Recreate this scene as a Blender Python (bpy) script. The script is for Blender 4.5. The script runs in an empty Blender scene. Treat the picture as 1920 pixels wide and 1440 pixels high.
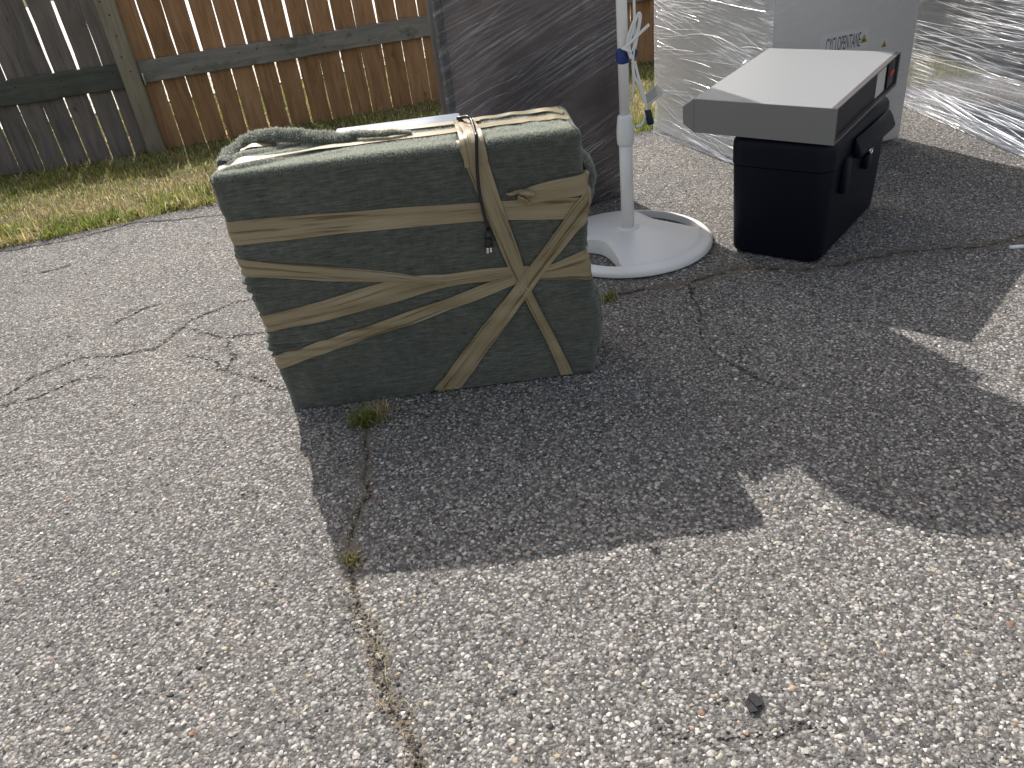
import bpy, math, random
import numpy as np
from mathutils import Matrix

random.seed(7)
RNG = np.random.default_rng(11)
SC = bpy.context.scene
COL = SC.collection

# ------------------------------------------------------------------ camera
F_PX, CX, CY, CAM_H = 1442.0, 960.0, 720.0, 1.0
_d = np.array([1255 - CX, 3000 - CY, F_PX]); _d /= np.linalg.norm(_d)
_up = -_d
_fw = np.array([0, 0, 1.0]) - _up * _up[2]; _fw /= np.linalg.norm(_fw)
_rt = np.cross(_fw, _up)
RC = np.array([_rt, _fw, _up])          # world vector = RC @ camera vector (x right, y down, z forward)
CAM = np.array([0.0, 0.0, CAM_H])
cam_data = bpy.data.cameras.new('camera')
cam = bpy.data.objects.new('camera', cam_data); COL.objects.link(cam)
m = Matrix.Identity(4)
for i in range(3):
    m[i][0] = RC[i, 0]; m[i][1] = -RC[i, 1]; m[i][2] = -RC[i, 2]; m[i][3] = CAM[i]
cam.matrix_world = m
cam_data.sensor_width = 36.0
cam_data.lens = F_PX / 1920 * 36.0
cam_data.clip_start = 0.02
cam_data.clip_end = 500
SC.camera = cam

# ------------------------------------------------------------------ sky, sun, exposure
SUN_EL = math.radians(42.4)
SUN_H = np.array([-0.341, 0.940])       # horizontal direction towards the sun
world = bpy.data.worlds.new('World'); SC.world = world
world.use_nodes = True
wn = world.node_tree.nodes; wl = world.node_tree.links
sky = wn.new('ShaderNodeTexSky'); sky.sky_type = 'NISHITA'
sky.sun_disc = False
sky.sun_elevation = SUN_EL
sky.sun_rotation = math.atan2(SUN_H[0], SUN_H[1])
sky.dust_density = 3.0
sky.ozone_density = 0.6
_hs = wn.new('ShaderNodeHueSaturation'); _hs.inputs['Saturation'].default_value = 0.55
wl.new(sky.outputs[0], _hs.inputs['Color'])
_wb = wn.new('ShaderNodeMix'); _wb.data_type = 'RGBA'; _wb.blend_type = 'MULTIPLY'; _wb.inputs[0].default_value = 1.0
_wb.inputs[7].default_value = (1.0, 0.955, 0.90, 1)          # the camera's white balance
wl.new(_hs.outputs['Color'], _wb.inputs[6]); wl.new(_wb.outputs[2], wn['Background'].inputs[0])
wn['Background'].inputs[1].default_value = 0.15
sun_data = bpy.data.lights.new('sun', 'SUN')
sun_data.energy = 4.2
sun_data.angle = math.radians(0.55)
sun_data.color = (1.0, 0.95, 0.885)
sun = bpy.data.objects.new('sun', sun_data); COL.objects.link(sun)
_z = np.array([SUN_H[0] * math.cos(SUN_EL), SUN_H[1] * math.cos(SUN_EL), math.sin(SUN_EL)]); _z /= np.linalg.norm(_z)
_x = np.cross([0, 0, 1.0], _z); _x /= np.linalg.norm(_x); _y = np.cross(_z, _x)
m = Matrix.Identity(4)
for i in range(3):
    m[i][0], m[i][1], m[i][2] = _x[i], _y[i], _z[i]
sun.matrix_world = m
sun.location = (-3, 8, 9)
SC.view_settings.view_transform = 'Standard'
SC.view_settings.look = 'None'
SC.view_settings.gamma = 1.0
SC.view_settings.use_curve_mapping = False
SC.view_settings.exposure = 0.38
SC.render.engine = 'CYCLES'
SC.cycles.max_bounces = 8
SC.cycles.transparent_max_bounces = 16
SC.cycles.caustics_reflective = False
SC.cycles.caustics_refractive = False
SC.cycles.sample_clamp_indirect = 4.0
SC.cycles.use_denoising = True

# ------------------------------------------------------------------ helpers: measuring
Z = np.array([0, 0, 1.0])
def ray(x, y):
    return RC @ np.array([x - CX, y - CY, F_PX])

def gnd(x, y, z=0.0):
    r = ray(x, y)
    return CAM + r * ((z - CAM_H) / r[2])

def onplane(x, y, p0, n):
    r = ray(x, y)
    return CAM + r * (((np.asarray(p0) - CAM) @ n) / (r @ n))

def proj(P):
    P = np.atleast_2d(P) - CAM
    c = P @ RC
    zz = np.where(c[:, 2] > 0.05, c[:, 2], np.nan)
    return CX + F_PX * c[:, 0] / zz, CY + F_PX * c[:, 1] / zz

def unit(v):
    v = np.asarray(v, float)
    return v / np.linalg.norm(v)

def vnoise(P, seed=0):
    """smooth value noise in numpy, P (n,2) or (n,3) -> about -1..1"""
    P = np.asarray(P, float)
    if P.shape[1] == 2:
        P = np.concatenate([P, np.full((len(P), 1), 0.37)], 1)
    i = np.floor(P).astype(np.int64); f = P - i
    f = f * f * (3 - 2 * f)
    def h(a, b, c):
        n = (a * 374761393 + b * 668265263 + c * 2147483647 + seed * 974711) & 0x7fffffff
        n = ((n ^ (n >> 13)) * 1274126177) & 0x7fffffff
        n = ((n ^ (n >> 16)) * 668265263) & 0x7fffffff
        return ((n >> 7) & 0xffff) / 32767.5 - 1.0
    r = 0
    for dx in (0, 1):
        for dy in (0, 1):
            for dz in (0, 1):
                w = (f[:, 0] if dx else 1 - f[:, 0]) * (f[:, 1] if dy else 1 - f[:, 1]) * (f[:, 2] if dz else 1 - f[:, 2])
                r = r + w * h(i[:, 0] + dx, i[:, 1] + dy, i[:, 2] + dz)
    return r

# ------------------------------------------------------------------ helpers: objects
ORG = {}

def tag(o, label=None, cat=None, group=None, kind=None):
    if label: o['label'] = label
    if cat: o['category'] = cat
    if group: o['group'] = group
    if kind: o['kind'] = kind
    return o

def thing(name, loc, label, cat, group=None):
    o = bpy.data.objects.new(name, None); COL.objects.link(o)
    o.empty_display_size = 0.1
    o.location = loc
    ORG[o.name] = np.array(loc, float)
    return tag(o, label, cat, group)

def mesh(name, V, F, mat, parent=None, uv=None, col=None, attr=None, smooth=True, loc=None):
    """one mesh object; V in world coordinates, stored relative to its thing's base"""
    V = np.asarray(V, float)
    org = ORG[parent.name] if parent is not None else (np.asarray(loc, float) if loc is not None else np.zeros(3))
    me = bpy.data.meshes.new(name)
    if isinstance(F, np.ndarray):
        k = F.shape[1]; nf = len(F)
        me.vertices.add(len(V)); me.vertices.foreach_set('co', (V - org).astype(np.float32).ravel())
        me.loops.add(nf * k); me.loops.foreach_set('vertex_index', F.astype(np.int32).ravel())
        me.polygons.add(nf)
        me.polygons.foreach_set('loop_start', np.arange(0, nf * k, k, dtype=np.int32))
        me.polygons.foreach_set('loop_total', np.full(nf, k, dtype=np.int32))
        me.update(calc_edges=True); me.validate()
    else:
        me.from_pydata((V - org).tolist(), [], [list(f) for f in F])
        me.validate(); me.update()
    if smooth:
        me.polygons.foreach_set('use_smooth', np.ones(len(me.polygons), dtype=bool))
    if uv is not None:
        li = np.empty(len(me.loops), dtype=np.int32); me.loops.foreach_get('vertex_index', li)
        l = me.uv_layers.new(name='UVMap')
        l.data.foreach_set('uv', np.asarray(uv, np.float32)[li].ravel())
    if col is not None:
        a = me.color_attributes.new('tint', 'FLOAT_COLOR', 'POINT')
        c = np.asarray(col, np.float32)
        if c.shape[1] == 3: c = np.concatenate([c, np.ones((len(c), 1), np.float32)], 1)
        a.data.foreach_set('color', c.ravel())
    if attr:
        for k_, v_ in attr.items():
            a = me.attributes.new(k_, 'FLOAT', 'POINT'); a.data.foreach_set('value', np.asarray(v_, np.float32))
    me.materials.append(mat)
    o = bpy.data.objects.new(name, me); COL.objects.link(o)
    if parent is not None:
        o.parent = parent; ORG[o.name] = org
    else:
        o.location = org; ORG[o.name] = org
    return o

def grid_faces(nu, nv, closed_u=False):
    """faces of a (nv rows x nu columns) vertex grid"""
    F = []
    cu = nu if closed_u else nu - 1
    j, i = np.meshgrid(np.arange(nv - 1), np.arange(cu), indexing='ij')
    i2 = (i + 1) % nu
    return np.stack([j * nu + i, j * nu + i2, (j + 1) * nu + i2, (j + 1) * nu + i], -1).reshape(-1, 4)

def box_vf(o, ax, ay, az, lo, hi):
    """box in a local frame o + x*ax + y*ay + z*az"""
    V = []
    for z in (lo[2], hi[2]):
        for x, y in ((lo[0], lo[1]), (hi[0], lo[1]), (hi[0], hi[1]), (lo[0], hi[1])):
            V.append(np.asarray(o) + x * np.asarray(ax) + y * np.asarray(ay) + z * np.asarray(az))
    F = [(3, 2, 1, 0), (4, 5, 6, 7), (0, 1, 5, 4), (1, 2, 6, 5), (2, 3, 7, 6), (3, 0, 4, 7)]
    return np.array(V), F

def add_bevel(o, w, seg=2):
    b = o.modifiers.new('bevel', 'BEVEL'); b.width = w; b.segments = seg; b.limit_method = 'ANGLE'
    b.angle_limit = math.radians(35)
    return o

def box(name, o, ax, ay, az, lo, hi, mat, parent, bevel=0.0, seg=2):
    V, F = box_vf(o, ax, ay, az, lo, hi)
    # keep the winding outward for left-handed frames
    if np.dot(np.cross(ax, ay), az) < 0:
        F = [tuple(reversed(f)) for f in F]
    ob = mesh(name, V, F, mat, parent, smooth=bevel > 0)
    if bevel: add_bevel(ob, bevel, seg)
    return ob

def catmull(pts, n):
    P = np.asarray(pts, float)
    P = np.vstack([2 * P[0] - P[1], P, 2 * P[-1] - P[-2]])
    segs = len(P) - 3
    t = np.linspace(0, segs, n); k = np.minimum(t.astype(int), segs - 1); u = (t - k)[:, None]
    a, b, c, d = P[k], P[k + 1], P[k + 2], P[k + 3]
    return 0.5 * (2 * b + (c - a) * u + (2 * a - 5 * b + 4 * c - d) * u ** 2 + (3 * b - a - 3 * c + d) * u ** 3)

def tube_vf(pts, r, n=10, smooth_n=None, cap=True, squash=1.0):
    P = catmull(pts, smooth_n) if smooth_n else np.asarray(pts, float)
    N = len(P)
    r = np.broadcast_to(np.asarray(r, float), (N,)) if np.ndim(r) < 1 or len(np.atleast_1d(r)) == N else np.interp(np.linspace(0, 1, N), np.linspace(0, 1, len(r)), r)
    T = np.gradient(P, axis=0); T /= np.linalg.norm(T, axis=1)[:, None] + 1e-12
    up = np.array([0, 0, 1.0]) if abs(T[0][2]) < 0.9 else np.array([1.0, 0, 0])
    X = np.cross(T[0], up); X /= np.linalg.norm(X)
    V = []
    for i in range(N):
        X = X - T[i] * (X @ T[i]); X /= np.linalg.norm(X) + 1e-12
        Y = np.cross(T[i], X)
        for k in range(n):
            a = 2 * math.pi * k / n
            V.append(P[i] + r[i] * (math.cos(a) * X + squash * math.sin(a) * Y))
    F = [tuple(f) for f in grid_faces(n, N, True)]
    if cap:
        F.append(tuple(range(n - 1, -1, -1))); F.append(tuple((N - 1) * n + k for k in range(n)))
    return np.array(V), F

def lathe_vf(c, prof, n=32):
    """profile list (r, z) turned round the vertical through c"""
    V = []; 
    for r, z in prof:
        for k in range(n):
            a = 2 * math.pi * k / n
            V.append((c[0] + r * math.cos(a), c[1] + r * math.sin(a), c[2] + z))
    F = [tuple(f) for f in grid_faces(n, len(prof), True)]
    F.append(tuple(range(n - 1, -1, -1))); F.append(tuple((len(prof) - 1) * n + k for k in range(n)))
    return np.array(V), F

def join_vf(parts):
    V = []; F = []; o = 0
    for v, f in parts:
        V.append(np.asarray(v)); F += [tuple(int(i) + o for i in ff) for ff in f]; o += len(v)
    return np.vstack(V), F

# ------------------------------------------------------------------ helpers: materials
class NT:
    def __init__(self, name):
        self.m = bpy.data.materials.new(name); self.m.use_nodes = True
        self.t = self.m.node_tree; self.n = self.t.nodes; self.l = self.t.links
        self.b = self.n['Principled BSDF']; self.out = self.n['Material Output']
    def node(self, typ, **kw):
        x = self.n.new(typ)
        for k, v in kw.items(): setattr(x, k, v)
        return x
    def put(self, sock, v):
        if isinstance(v, bpy.types.NodeSocket): self.l.new(v, sock)
        elif v is not None:
            if hasattr(sock.default_value, '__len__') and not hasattr(v, '__len__'): v = (v,) * len(sock.default_value)
            if hasattr(v, '__len__') and len(v) == 3 and len(sock.default_value) == 4: v = (*v, 1)
            sock.default_value = v
    def coord(self, which='Object'):
        return self.node('ShaderNodeTexCoord').outputs[which]
    def uv(self):
        return self.node('ShaderNodeTexCoord').outputs['UV']
    def map(self, v, scale=(1, 1, 1), rot=(0, 0, 0), loc=(0, 0, 0)):
        x = self.node('ShaderNodeMapping'); self.put(x.inputs[0], v)
        x.inputs['Scale'].default_value = scale; x.inputs['Rotation'].default_value = rot; x.inputs['Location'].default_value = loc
        return x.outputs[0]
    def noise(self, v, scale=5, detail=3, rough=0.55, dist=0.0, col=False):
        x = self.node('ShaderNodeTexNoise'); self.put(x.inputs['Vector'], v)
        x.inputs['Scale'].default_value = scale; x.inputs['Detail'].default_value = detail
        x.inputs['Roughness'].default_value = rough; x.inputs['Distortion'].default_value = dist
        return x.outputs['Color' if col else 'Fac']
    def vor(self, v, scale=5, feature='F1', out='Distance', rand=1.0):
        x = self.node('ShaderNodeTexVoronoi', feature=feature); self.put(x.inputs['Vector'], v)
        x.inputs['Scale'].default_value = scale; x.inputs['Randomness'].default_value = rand
        return x.outputs[out]
    def math(self, op, a, b=None, c=None, clamp=False):
        x = self.node('ShaderNodeMath', operation=op); x.use_clamp = clamp
        self.put(x.inputs[0], a)
        if b is not None: self.put(x.inputs[1], b)
        if c is not None: self.put(x.inputs[2], c)
        return x.outputs[0]
    def vmath(self, op, a, b):
        x = self.node('ShaderNodeVectorMath', operation=op); self.put(x.inputs[0], a); self.put(x.inputs[1], b)
        return x.outputs[0]
    def ramp(self, v, stops, mode='LINEAR'):
        x = self.node('ShaderNodeValToRGB'); self.put(x.inputs[0], v); cr = x.color_ramp; cr.interpolation = mode
        while len(cr.elements) < len(stops): cr.elements.new(0.5)
        for e, (p, c) in zip(cr.elements, stops):
            e.position = p; e.color = (*c, 1) if hasattr(c, '__len__') else (c, c, c, 1)
        return x.outputs[0]
    def mix(self, f, a, b, mode='MIX'):
        x = self.node('ShaderNodeMix', data_type='RGBA', blend_type=mode)
        self.put(x.inputs[0], f); self.put(x.inputs[6], a); self.put(x.inputs[7], b)
        return x.outputs[2]
    def attr(self, name, out='Color'):
        x = self.node('ShaderNodeAttribute'); x.attribute_name = name
        return x.outputs[out]
    def bump(self, h, strength=0.4, dist=0.01, normal=None):
        x = self.node('ShaderNodeBump'); x.inputs['Strength'].default_value = strength; x.inputs['Distance'].default_value = dist
        self.put(x.inputs['Height'], h)
        if normal is not None: self.put(x.inputs['Normal'], normal)
        return x.outputs[0]
    def set(self, **kw):
        names = dict(color='Base Color', rough='Roughness', metal='Metallic', normal='Normal', spec='Specular IOR Level',
                     sheen='Sheen Weight', sheen_rough='Sheen Roughness', sheen_tint='Sheen Tint', coat='Coat Weight', alpha='Alpha')
        for k, v in kw.items(): self.put(self.b.inputs[names[k]], v)
        return self.m
    def rand(self):
        return self.node('ShaderNodeObjectInfo').outputs['Random']

def plain(name, color, rough=0.5, metal=0.0, nscale=60, var=0.12, bump=0.1, bdist=0.001, spec=0.5):
    t = NT(name); c = t.coord()
    n = t.noise(c, nscale, 4)
    lo = tuple(x * (1 - var) for x in color); hi = tuple(min(1, x * (1 + var)) for x in color)
    col = t.ramp(n, [(0.3, lo), (0.7, hi)])
    n2 = t.noise(c, nscale * 7, 2)
    t.set(color=col, rough=rough, metal=metal, spec=spec, normal=t.bump(n2, bump, bdist))
    return t.m

def mat_pavement():
    t = NT('weathered_asphalt'); c = t.coord()
    warp = t.vmath('ADD', c, t.vmath('MULTIPLY', t.noise(c, 90, 2, col=True), (0.006, 0.006, 0.0)))
    # fine aggregate between the larger stones, two sizes
    cells = t.vor(warp, 150, 'F1', 'Color'); d1 = t.vor(warp, 150, 'F1', 'Distance')
    cells2 = t.vor(warp, 330, 'F1', 'Color'); d2 = t.vor(warp, 330, 'F1', 'Distance')
    sep = t.node('ShaderNodeSeparateColor'); t.put(sep.inputs[0], cells)
    sep2 = t.node('ShaderNodeSeparateColor'); t.put(sep2.inputs[0], cells2)
    grain = t.ramp(sep.outputs[0], [(0.0, (0.060, 0.058, 0.056)), (0.3, (0.142, 0.137, 0.132)), (0.62, (0.23, 0.221, 0.212)), (0.86, (0.38, 0.368, 0.35)), (1.0, (0.44, 0.425, 0.40))])
    grain2 = t.ramp(sep2.outputs[1], [(0.0, (0.060, 0.058, 0.056)), (0.45, (0.17, 0.164, 0.157)), (0.8, (0.27, 0.26, 0.249)), (1.0, (0.39, 0.378, 0.358))])
    keep = t.math('GREATER_THAN', sep.outputs[2], 0.45)
    col = t.mix(keep, grain2, grain)
    # binder shows between grains
    edge = t.math('MULTIPLY', t.ramp(d1, [(0.35, 0.0), (0.62, 1.0)]), 0.55)
    col = t.mix(edge, col, (0.066, 0.063, 0.060))
    # pits
    pit = t.ramp(t.noise(c, 75, 3, 0.6), [(0.66, 0.0), (0.72, 1.0)])
    col = t.mix(t.math('MULTIPLY', pit, 0.7), col, (0.03, 0.028, 0.027))
    # large patches of wear
    big = t.noise(c, 1.3, 4, 0.6)
    col = t.mix(1.0, col, t.ramp(big, [(0.3, (0.80, 0.80, 0.82)), (0.7, (1.12, 1.10, 1.07))]), 'MULTIPLY')
    # brown earth along some stretches (attribute) and in cracks
    dirt = t.attr('dirt', 'Fac'); crack = t.attr('crack', 'Fac')
    nz = t.noise(c, 60, 4, 0.65); nz2 = t.noise(c, 220, 3, 0.6)
    dm = t.ramp(t.math('ADD', dirt, t.math('ADD', t.math('MULTIPLY', t.math('SUBTRACT', nz, 0.5), 2.2), t.math('MULTIPLY', t.math('SUBTRACT', nz2, 0.5), 0.9))), [(0.45, 0.0), (0.85, 1.0)])
    dirtcol = t.ramp(nz2, [(0.3, (0.07, 0.056, 0.043)), (0.55, (0.17, 0.145, 0.115)), (0.75, (0.28, 0.245, 0.20))])
    col = t.mix(t.math('MULTIPLY', t.math('MULTIPLY', dm, t.math('GREATER_THAN', dirt, 0.01)), 0.8), col, dirtcol)
    cw = t.math('ADD', crack, t.math('ADD', t.math('MULTIPLY', t.math('SUBTRACT', nz, 0.5), 0.022), t.math('MULTIPLY', t.math('SUBTRACT', nz2, 0.5), 0.010)))
    brk = t.ramp(t.noise(c, 11, 3, 0.6), [(0.34, 0.15), (0.56, 1.0)])
    cm = t.math('MULTIPLY', t.ramp(t.math('MULTIPLY', cw, 100), [(0.0, 1.0), (0.38, 0.0)]), brk)
    col = t.mix(t.math('MULTIPLY', cm, 0.9), col, (0.045, 0.039, 0.033))
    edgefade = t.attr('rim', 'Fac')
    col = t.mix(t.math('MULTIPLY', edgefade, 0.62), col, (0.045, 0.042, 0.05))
    h = t.math('ADD', t.math('MULTIPLY', t.math('SUBTRACT', 1.0, d1), 0.6), t.math('MULTIPLY', t.math('SUBTRACT', 1.0, d2), 0.3))
    h = t.math('SUBTRACT', h, t.math('MULTIPLY', pit, 0.9))
    h = t.math('SUBTRACT', h, t.math('MULTIPLY', cm, 2.0))
    nrm = t.bump(h, 0.9, 0.004)
    t.set(color=col, rough=0.88, spec=0.25, normal=nrm)
    return t.m

def mat_stone():
    t = NT('pale_aggregate_stone'); c = t.coord()
    n = t.noise(c, 260, 4, 0.65)
    col = t.mix(1.0, t.attr('tint'), t.ramp(n, [(0.25, (0.72, 0.70, 0.68)), (0.7, (1.12, 1.11, 1.10))]), 'MULTIPLY')
    t.set(color=col, rough=0.75, spec=0.3, normal=t.bump(t.noise(c, 700, 2), 0.35, 0.001))
    return t.m

def mat_wood(name, stops, grey=0.0, knots=True, moss=0.0, scale=1.0):
    t = NT(name); c = t.coord(); r = t.rand()
    off = t.node('ShaderNodeCombineXYZ')
    t.put(off.inputs[0], t.math('MULTIPLY', r, 37.0)); t.put(off.inputs[1], t.math('MULTIPLY', r, 91.0)); t.put(off.inputs[2], t.math('MULTIPLY', r, 17.0))
    p = t.vmath('ADD', c, off.outputs[0])
    ax = (14, 14, 1.6) if not name.startswith('rail') else (1.6, 14, 14)
    g1 = t.noise(t.map(p, ax), 1.6 * scale, 5, 0.62, 0.9)
    fx = (70, 70, 2.5) if not name.startswith('rail') else (2.5, 70, 70)
    g2 = t.noise(t.map(p, fx), 1.8 * scale, 3, 0.6)
    blotch = t.noise(p, 5.0, 4, 0.6)
    f = t.math('ADD', t.math('MULTIPLY', g1, 0.6), t.math('ADD', t.math('MULTIPLY', g2, 0.25), t.math('MULTIPLY', blotch, 0.2)))
    f = t.math('ADD', f, t.math('MULTIPLY', t.math('SUBTRACT', r, 0.5), 0.13))
    col = t.ramp(f, stops)
    if knots:
        kd = t.vor(t.map(p, (7, 7, 4.0) if not name.startswith('rail') else (4, 7, 7)), 1.0)
        k = t.ramp(t.math('ADD', kd, t.math('MULTIPLY', t.noise(p, 40, 2), 0.05)), [(0.05, 1.0), (0.13, 0.0)])
        col = t.mix(t.math('MULTIPLY', k, 0.65), col, tuple(x * 0.32 for x in stops[0][1]))
    if moss:
        mm = t.ramp(t.noise(p, 7, 4, 0.7), [(0.52, 0.0), (0.68, moss)])
        col = t.mix(mm, col, (0.05, 0.062, 0.022))
    sp = t.node('ShaderNodeSeparateXYZ'); t.put(sp.inputs[0], c)
    t.set(color=col, rough=0.85, spec=0.2, normal=t.bump(t.math('ADD', g1, g2), 0.5, 0.004))
    return t.m

def mat_blanket():
    t = NT('green_fleece'); uv = t.uv(); c = t.coord()
    rib = t.noise(t.map(uv, (22, 330, 1)), 1.0, 3, 0.7)
    fuzz = t.noise(c, 520, 3, 0.7)
    mid = t.noise(c, 55, 4, 0.65)
    big = t.noise(c, 6, 3, 0.6)
    f = t.math('ADD', t.math('MULTIPLY', rib, 0.5), t.math('ADD', t.math('MULTIPLY', fuzz, 0.3), t.math('MULTIPLY', mid, 0.2)))
    col = t.ramp(f, [(0.35, (0.044, 0.049, 0.040)), (0.5, (0.110, 0.119, 0.100)), (0.66, (0.205, 0.218, 0.190))])
    col = t.mix(1.0, col, t.ramp(big, [(0.3, (0.86, 0.88, 0.88)), (0.7, (1.15, 1.12, 1.1))]), 'MULTIPLY')
    # pale scuffs
    sc = t.ramp(t.noise(t.map(c, (1, 1, 1), loc=(3.1, 0, 1.7)), 9, 2), [(0.70, 0.0), (0.78, 0.28)])
    col = t.mix(sc, col, (0.30, 0.31, 0.27))
    h = t.math('ADD', t.math('MULTIPLY', rib, 0.8), t.math('ADD', t.math('MULTIPLY', fuzz, 0.7), t.math('MULTIPLY', mid, 0.5)))
    t.set(color=col, rough=1.0, spec=0.05, sheen=0.6, sheen_rough=0.35, sheen_tint=(0.85, 0.90, 0.82), normal=t.bump(h, 0.8, 0.004))
    return t.m

def mat_nap():
    t = NT('fleece_fibre'); c = t.coord()
    col = t.ramp(t.noise(c, 300, 2), [(0.3, (0.34, 0.365, 0.315)), (0.7, (0.70, 0.735, 0.66))])  # much paler than the fleece, backlit glow put into the fibre colour
    t.set(color=col, rough=0.9, spec=0.1)
    tl = t.node('ShaderNodeBsdfTranslucent'); t.put(tl.inputs[0], col)
    mx = t.node('ShaderNodeMixShader'); mx.inputs[0].default_value = 0.6
    t.l.new(t.b.outputs[0], mx.inputs[1]); t.l.new(tl.outputs[0], mx.inputs[2]); t.l.new(mx.outputs[0], t.out.inputs[0])
    return t.m

def mat_tape():
    t = NT('tan_packing_tape'); uv = t.uv()
    s1 = t.noise(t.map(uv, (4, 95, 1)), 1.0, 3, 0.55, 0.5)
    s2 = t.noise(t.map(uv, (14, 420, 1), rot=(0, 0, 0.05)), 1.0, 2, 0.5, 0.3)
    b = t.noise(t.map(uv, (4, 20, 1)), 1.0, 3)
    col = t.ramp(s1, [(0.36, (0.13, 0.095, 0.045)), (0.43, (0.285, 0.228, 0.130)), (0.6, (0.33, 0.268, 0.162)), (0.8, (0.37, 0.30, 0.19))])
    col = t.mix(1.0, col, t.ramp(b, [(0.3, (0.86, 0.86, 0.83)), (0.7, (1.08, 1.08, 1.08))]), 'MULTIPLY')
    h = t.math('ADD', s1, t.math('MULTIPLY', s2, 0.4))
    t.set(color=col, rough=0.44, spec=0.6, normal=t.bump(h, 0.4, 0.003))
    return t.m

def mat_film(name, ang, fine=90.0, long=1.6, base=0.10, gain=0.75, lo=0.50, hi=0.70, ang2=0.35, tint=(0.88, 0.89, 0.9), rough=0.22, bump=1.0, bdist=0.03, gloss=0.5):
    """clear stretch wrap: mostly see-through, drawn-out creases catch the light"""
    t = NT(name); uv = t.uv()
    wob = t.vmath('MULTIPLY', t.noise(uv, 0.9, 0, col=True), (0.08, 0.10, 0))
    p = t.vmath('ADD', uv, wob)
    def rot(a, sx, sy):
        # texture space with x along the crease
        q = t.map(p, (1, 1, 1), rot=(0, 0, -a))
        return t.map(q, (sx, sy, 1))
    a1 = t.noise(rot(ang, long, fine), 1.0, 2, 0.5)
    a2 = t.noise(rot(ang + ang2, long * 1.6, fine * 0.7), 1.0, 2, 0.5)
    a3 = t.noise(rot(ang - 0.10, long * 1.2, fine * 2.2), 1.0, 2, 0.5)
    mask = t.noise(t.map(uv, (1.6, 3.2, 1)), 1.3, 3, 0.6)
    s1 = t.ramp(a1, [(lo, 0.0), (hi, 1.0)]); s2 = t.ramp(a2, [(lo + 0.03, 0.0), (hi + 0.03, 1.0)]); s3 = t.ramp(a3, [(lo + 0.02, 0.0), (hi + 0.02, 0.7)])
    mk = t.ramp(mask, [(0.38, 0.15), (0.58, 1.0)])
    s = t.math('MAXIMUM', t.math('MAXIMUM', s1, t.math('MULTIPLY', s2, 0.8)), s3)
    s = t.math('MULTIPLY', s, mk)
    fac = t.math('ADD', base, t.math('MULTIPLY', s, gain), clamp=True)
    h = t.math('MULTIPLY', t.math('ADD', t.math('MULTIPLY', a1, 1.0), t.math('ADD', t.math('MULTIPLY', a2, 0.8), t.math('MULTIPLY', a3, 0.4))), mk)
    nrm = t.bump(h, bump, bdist)
    t.set(color=tint, rough=rough, spec=1.0, normal=nrm, coat=0.0)
    gl = t.node('ShaderNodeBsdfAnisotropic'); gl.inputs['Roughness'].default_value = 0.16; t.put(gl.inputs['Normal'], nrm)
    inner = t.node('ShaderNodeMixShader'); inner.inputs[0].default_value = gloss
    t.l.new(t.b.outputs[0], inner.inputs[1]); t.l.new(gl.outputs[0], inner.inputs[2])
    tr = t.node('ShaderNodeBsdfTransparent'); tr.inputs[0].default_value = (0.97, 0.97, 0.975, 1)
    mx = t.node('ShaderNodeMixShader')
    t.put(mx.inputs[0], fac); t.l.new(tr.outputs[0], mx.inputs[1]); t.l.new(inner.outputs[0], mx.inputs[2])
    t.l.new(mx.outputs[0], t.out.inputs[0])
    return t.m

def mat_grass():
    t = NT('grass_blade')
    col = t.attr('tint')
    t.set(color=col, rough=0.6, spec=0.25)
    tl = t.node('ShaderNodeBsdfTranslucent'); t.put(tl.inputs[0], col)
    mx = t.node('ShaderNodeMixShader'); mx.inputs[0].default_value = 0.5
    t.l.new(t.b.outputs[0], mx.inputs[1]); t.l.new(tl.outputs[0], mx.inputs[2]); t.l.new(mx.outputs[0], t.out.inputs[0])
    return t.m

def mat_soil():
    t = NT('lawn_soil'); c = t.coord()
    n = t.noise(c, 30, 5, 0.65); b = t.noise(c, 3, 3)
    col = t.ramp(n, [(0.3, (0.05, 0.04, 0.024)), (0.5, (0.12, 0.105, 0.055)), (0.7, (0.22, 0.19, 0.11))])
    g = t.ramp(t.noise(c, 14, 4, 0.7), [(0.3, (0.055, 0.07, 0.02)), (0.7, (0.16, 0.17, 0.055))])
    sp = t.node('ShaderNodeSeparateXYZ'); t.put(sp.inputs[0], c)
    far = t.ramp(t.math('MULTIPLY', sp.outputs[1], 0.1), [(0.60, 0.0), (0.66, 1.0)])
    col = t.mix(t.math('MULTIPLY', far, 0.8), col, g)
    t.set(color=col, rough=0.95, spec=0.1, normal=t.bump(n, 0.8, 0.02))
    return t.m

M = {}
M['pave'] = mat_pavement(); M['stone'] = mat_stone(); M['grass'] = mat_grass(); M['soil'] = mat_soil()
M['cedar'] = mat_wood('cedar_board', [(0.32, (0.18, 0.100, 0.050)), (0.5, (0.325, 0.185, 0.094)), (0.68, (0.45, 0.27, 0.148))])
M['oldwood'] = mat_wood('grey_board', [(0.32, (0.080, 0.073, 0.066)), (0.5, (0.160, 0.143, 0.128)), (0.68, (0.24, 0.205, 0.178))])
M['rail'] = mat_wood('rail_grey_wood', [(0.32, (0.13, 0.125, 0.108)), (0.5, (0.225, 0.215, 0.19)), (0.68, (0.30, 0.285, 0.255))], moss=0.55)
M['oldrail'] = mat_wood('rail_dark_wood', [(0.32, (0.042, 0.046, 0.038)), (0.5, (0.078, 0.083, 0.07)), (0.68, (0.115, 0.12, 0.10))], moss=0.5)
M['post'] = mat_wood('post_grey_wood', [(0.32, (0.13, 0.112, 0.08)), (0.5, (0.24, 0.21, 0.155)), (0.68, (0.32, 0.285, 0.215))])
M['steel'] = plain('galvanised_steel', (0.45, 0.45, 0.44), 0.45, 0.8)
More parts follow.
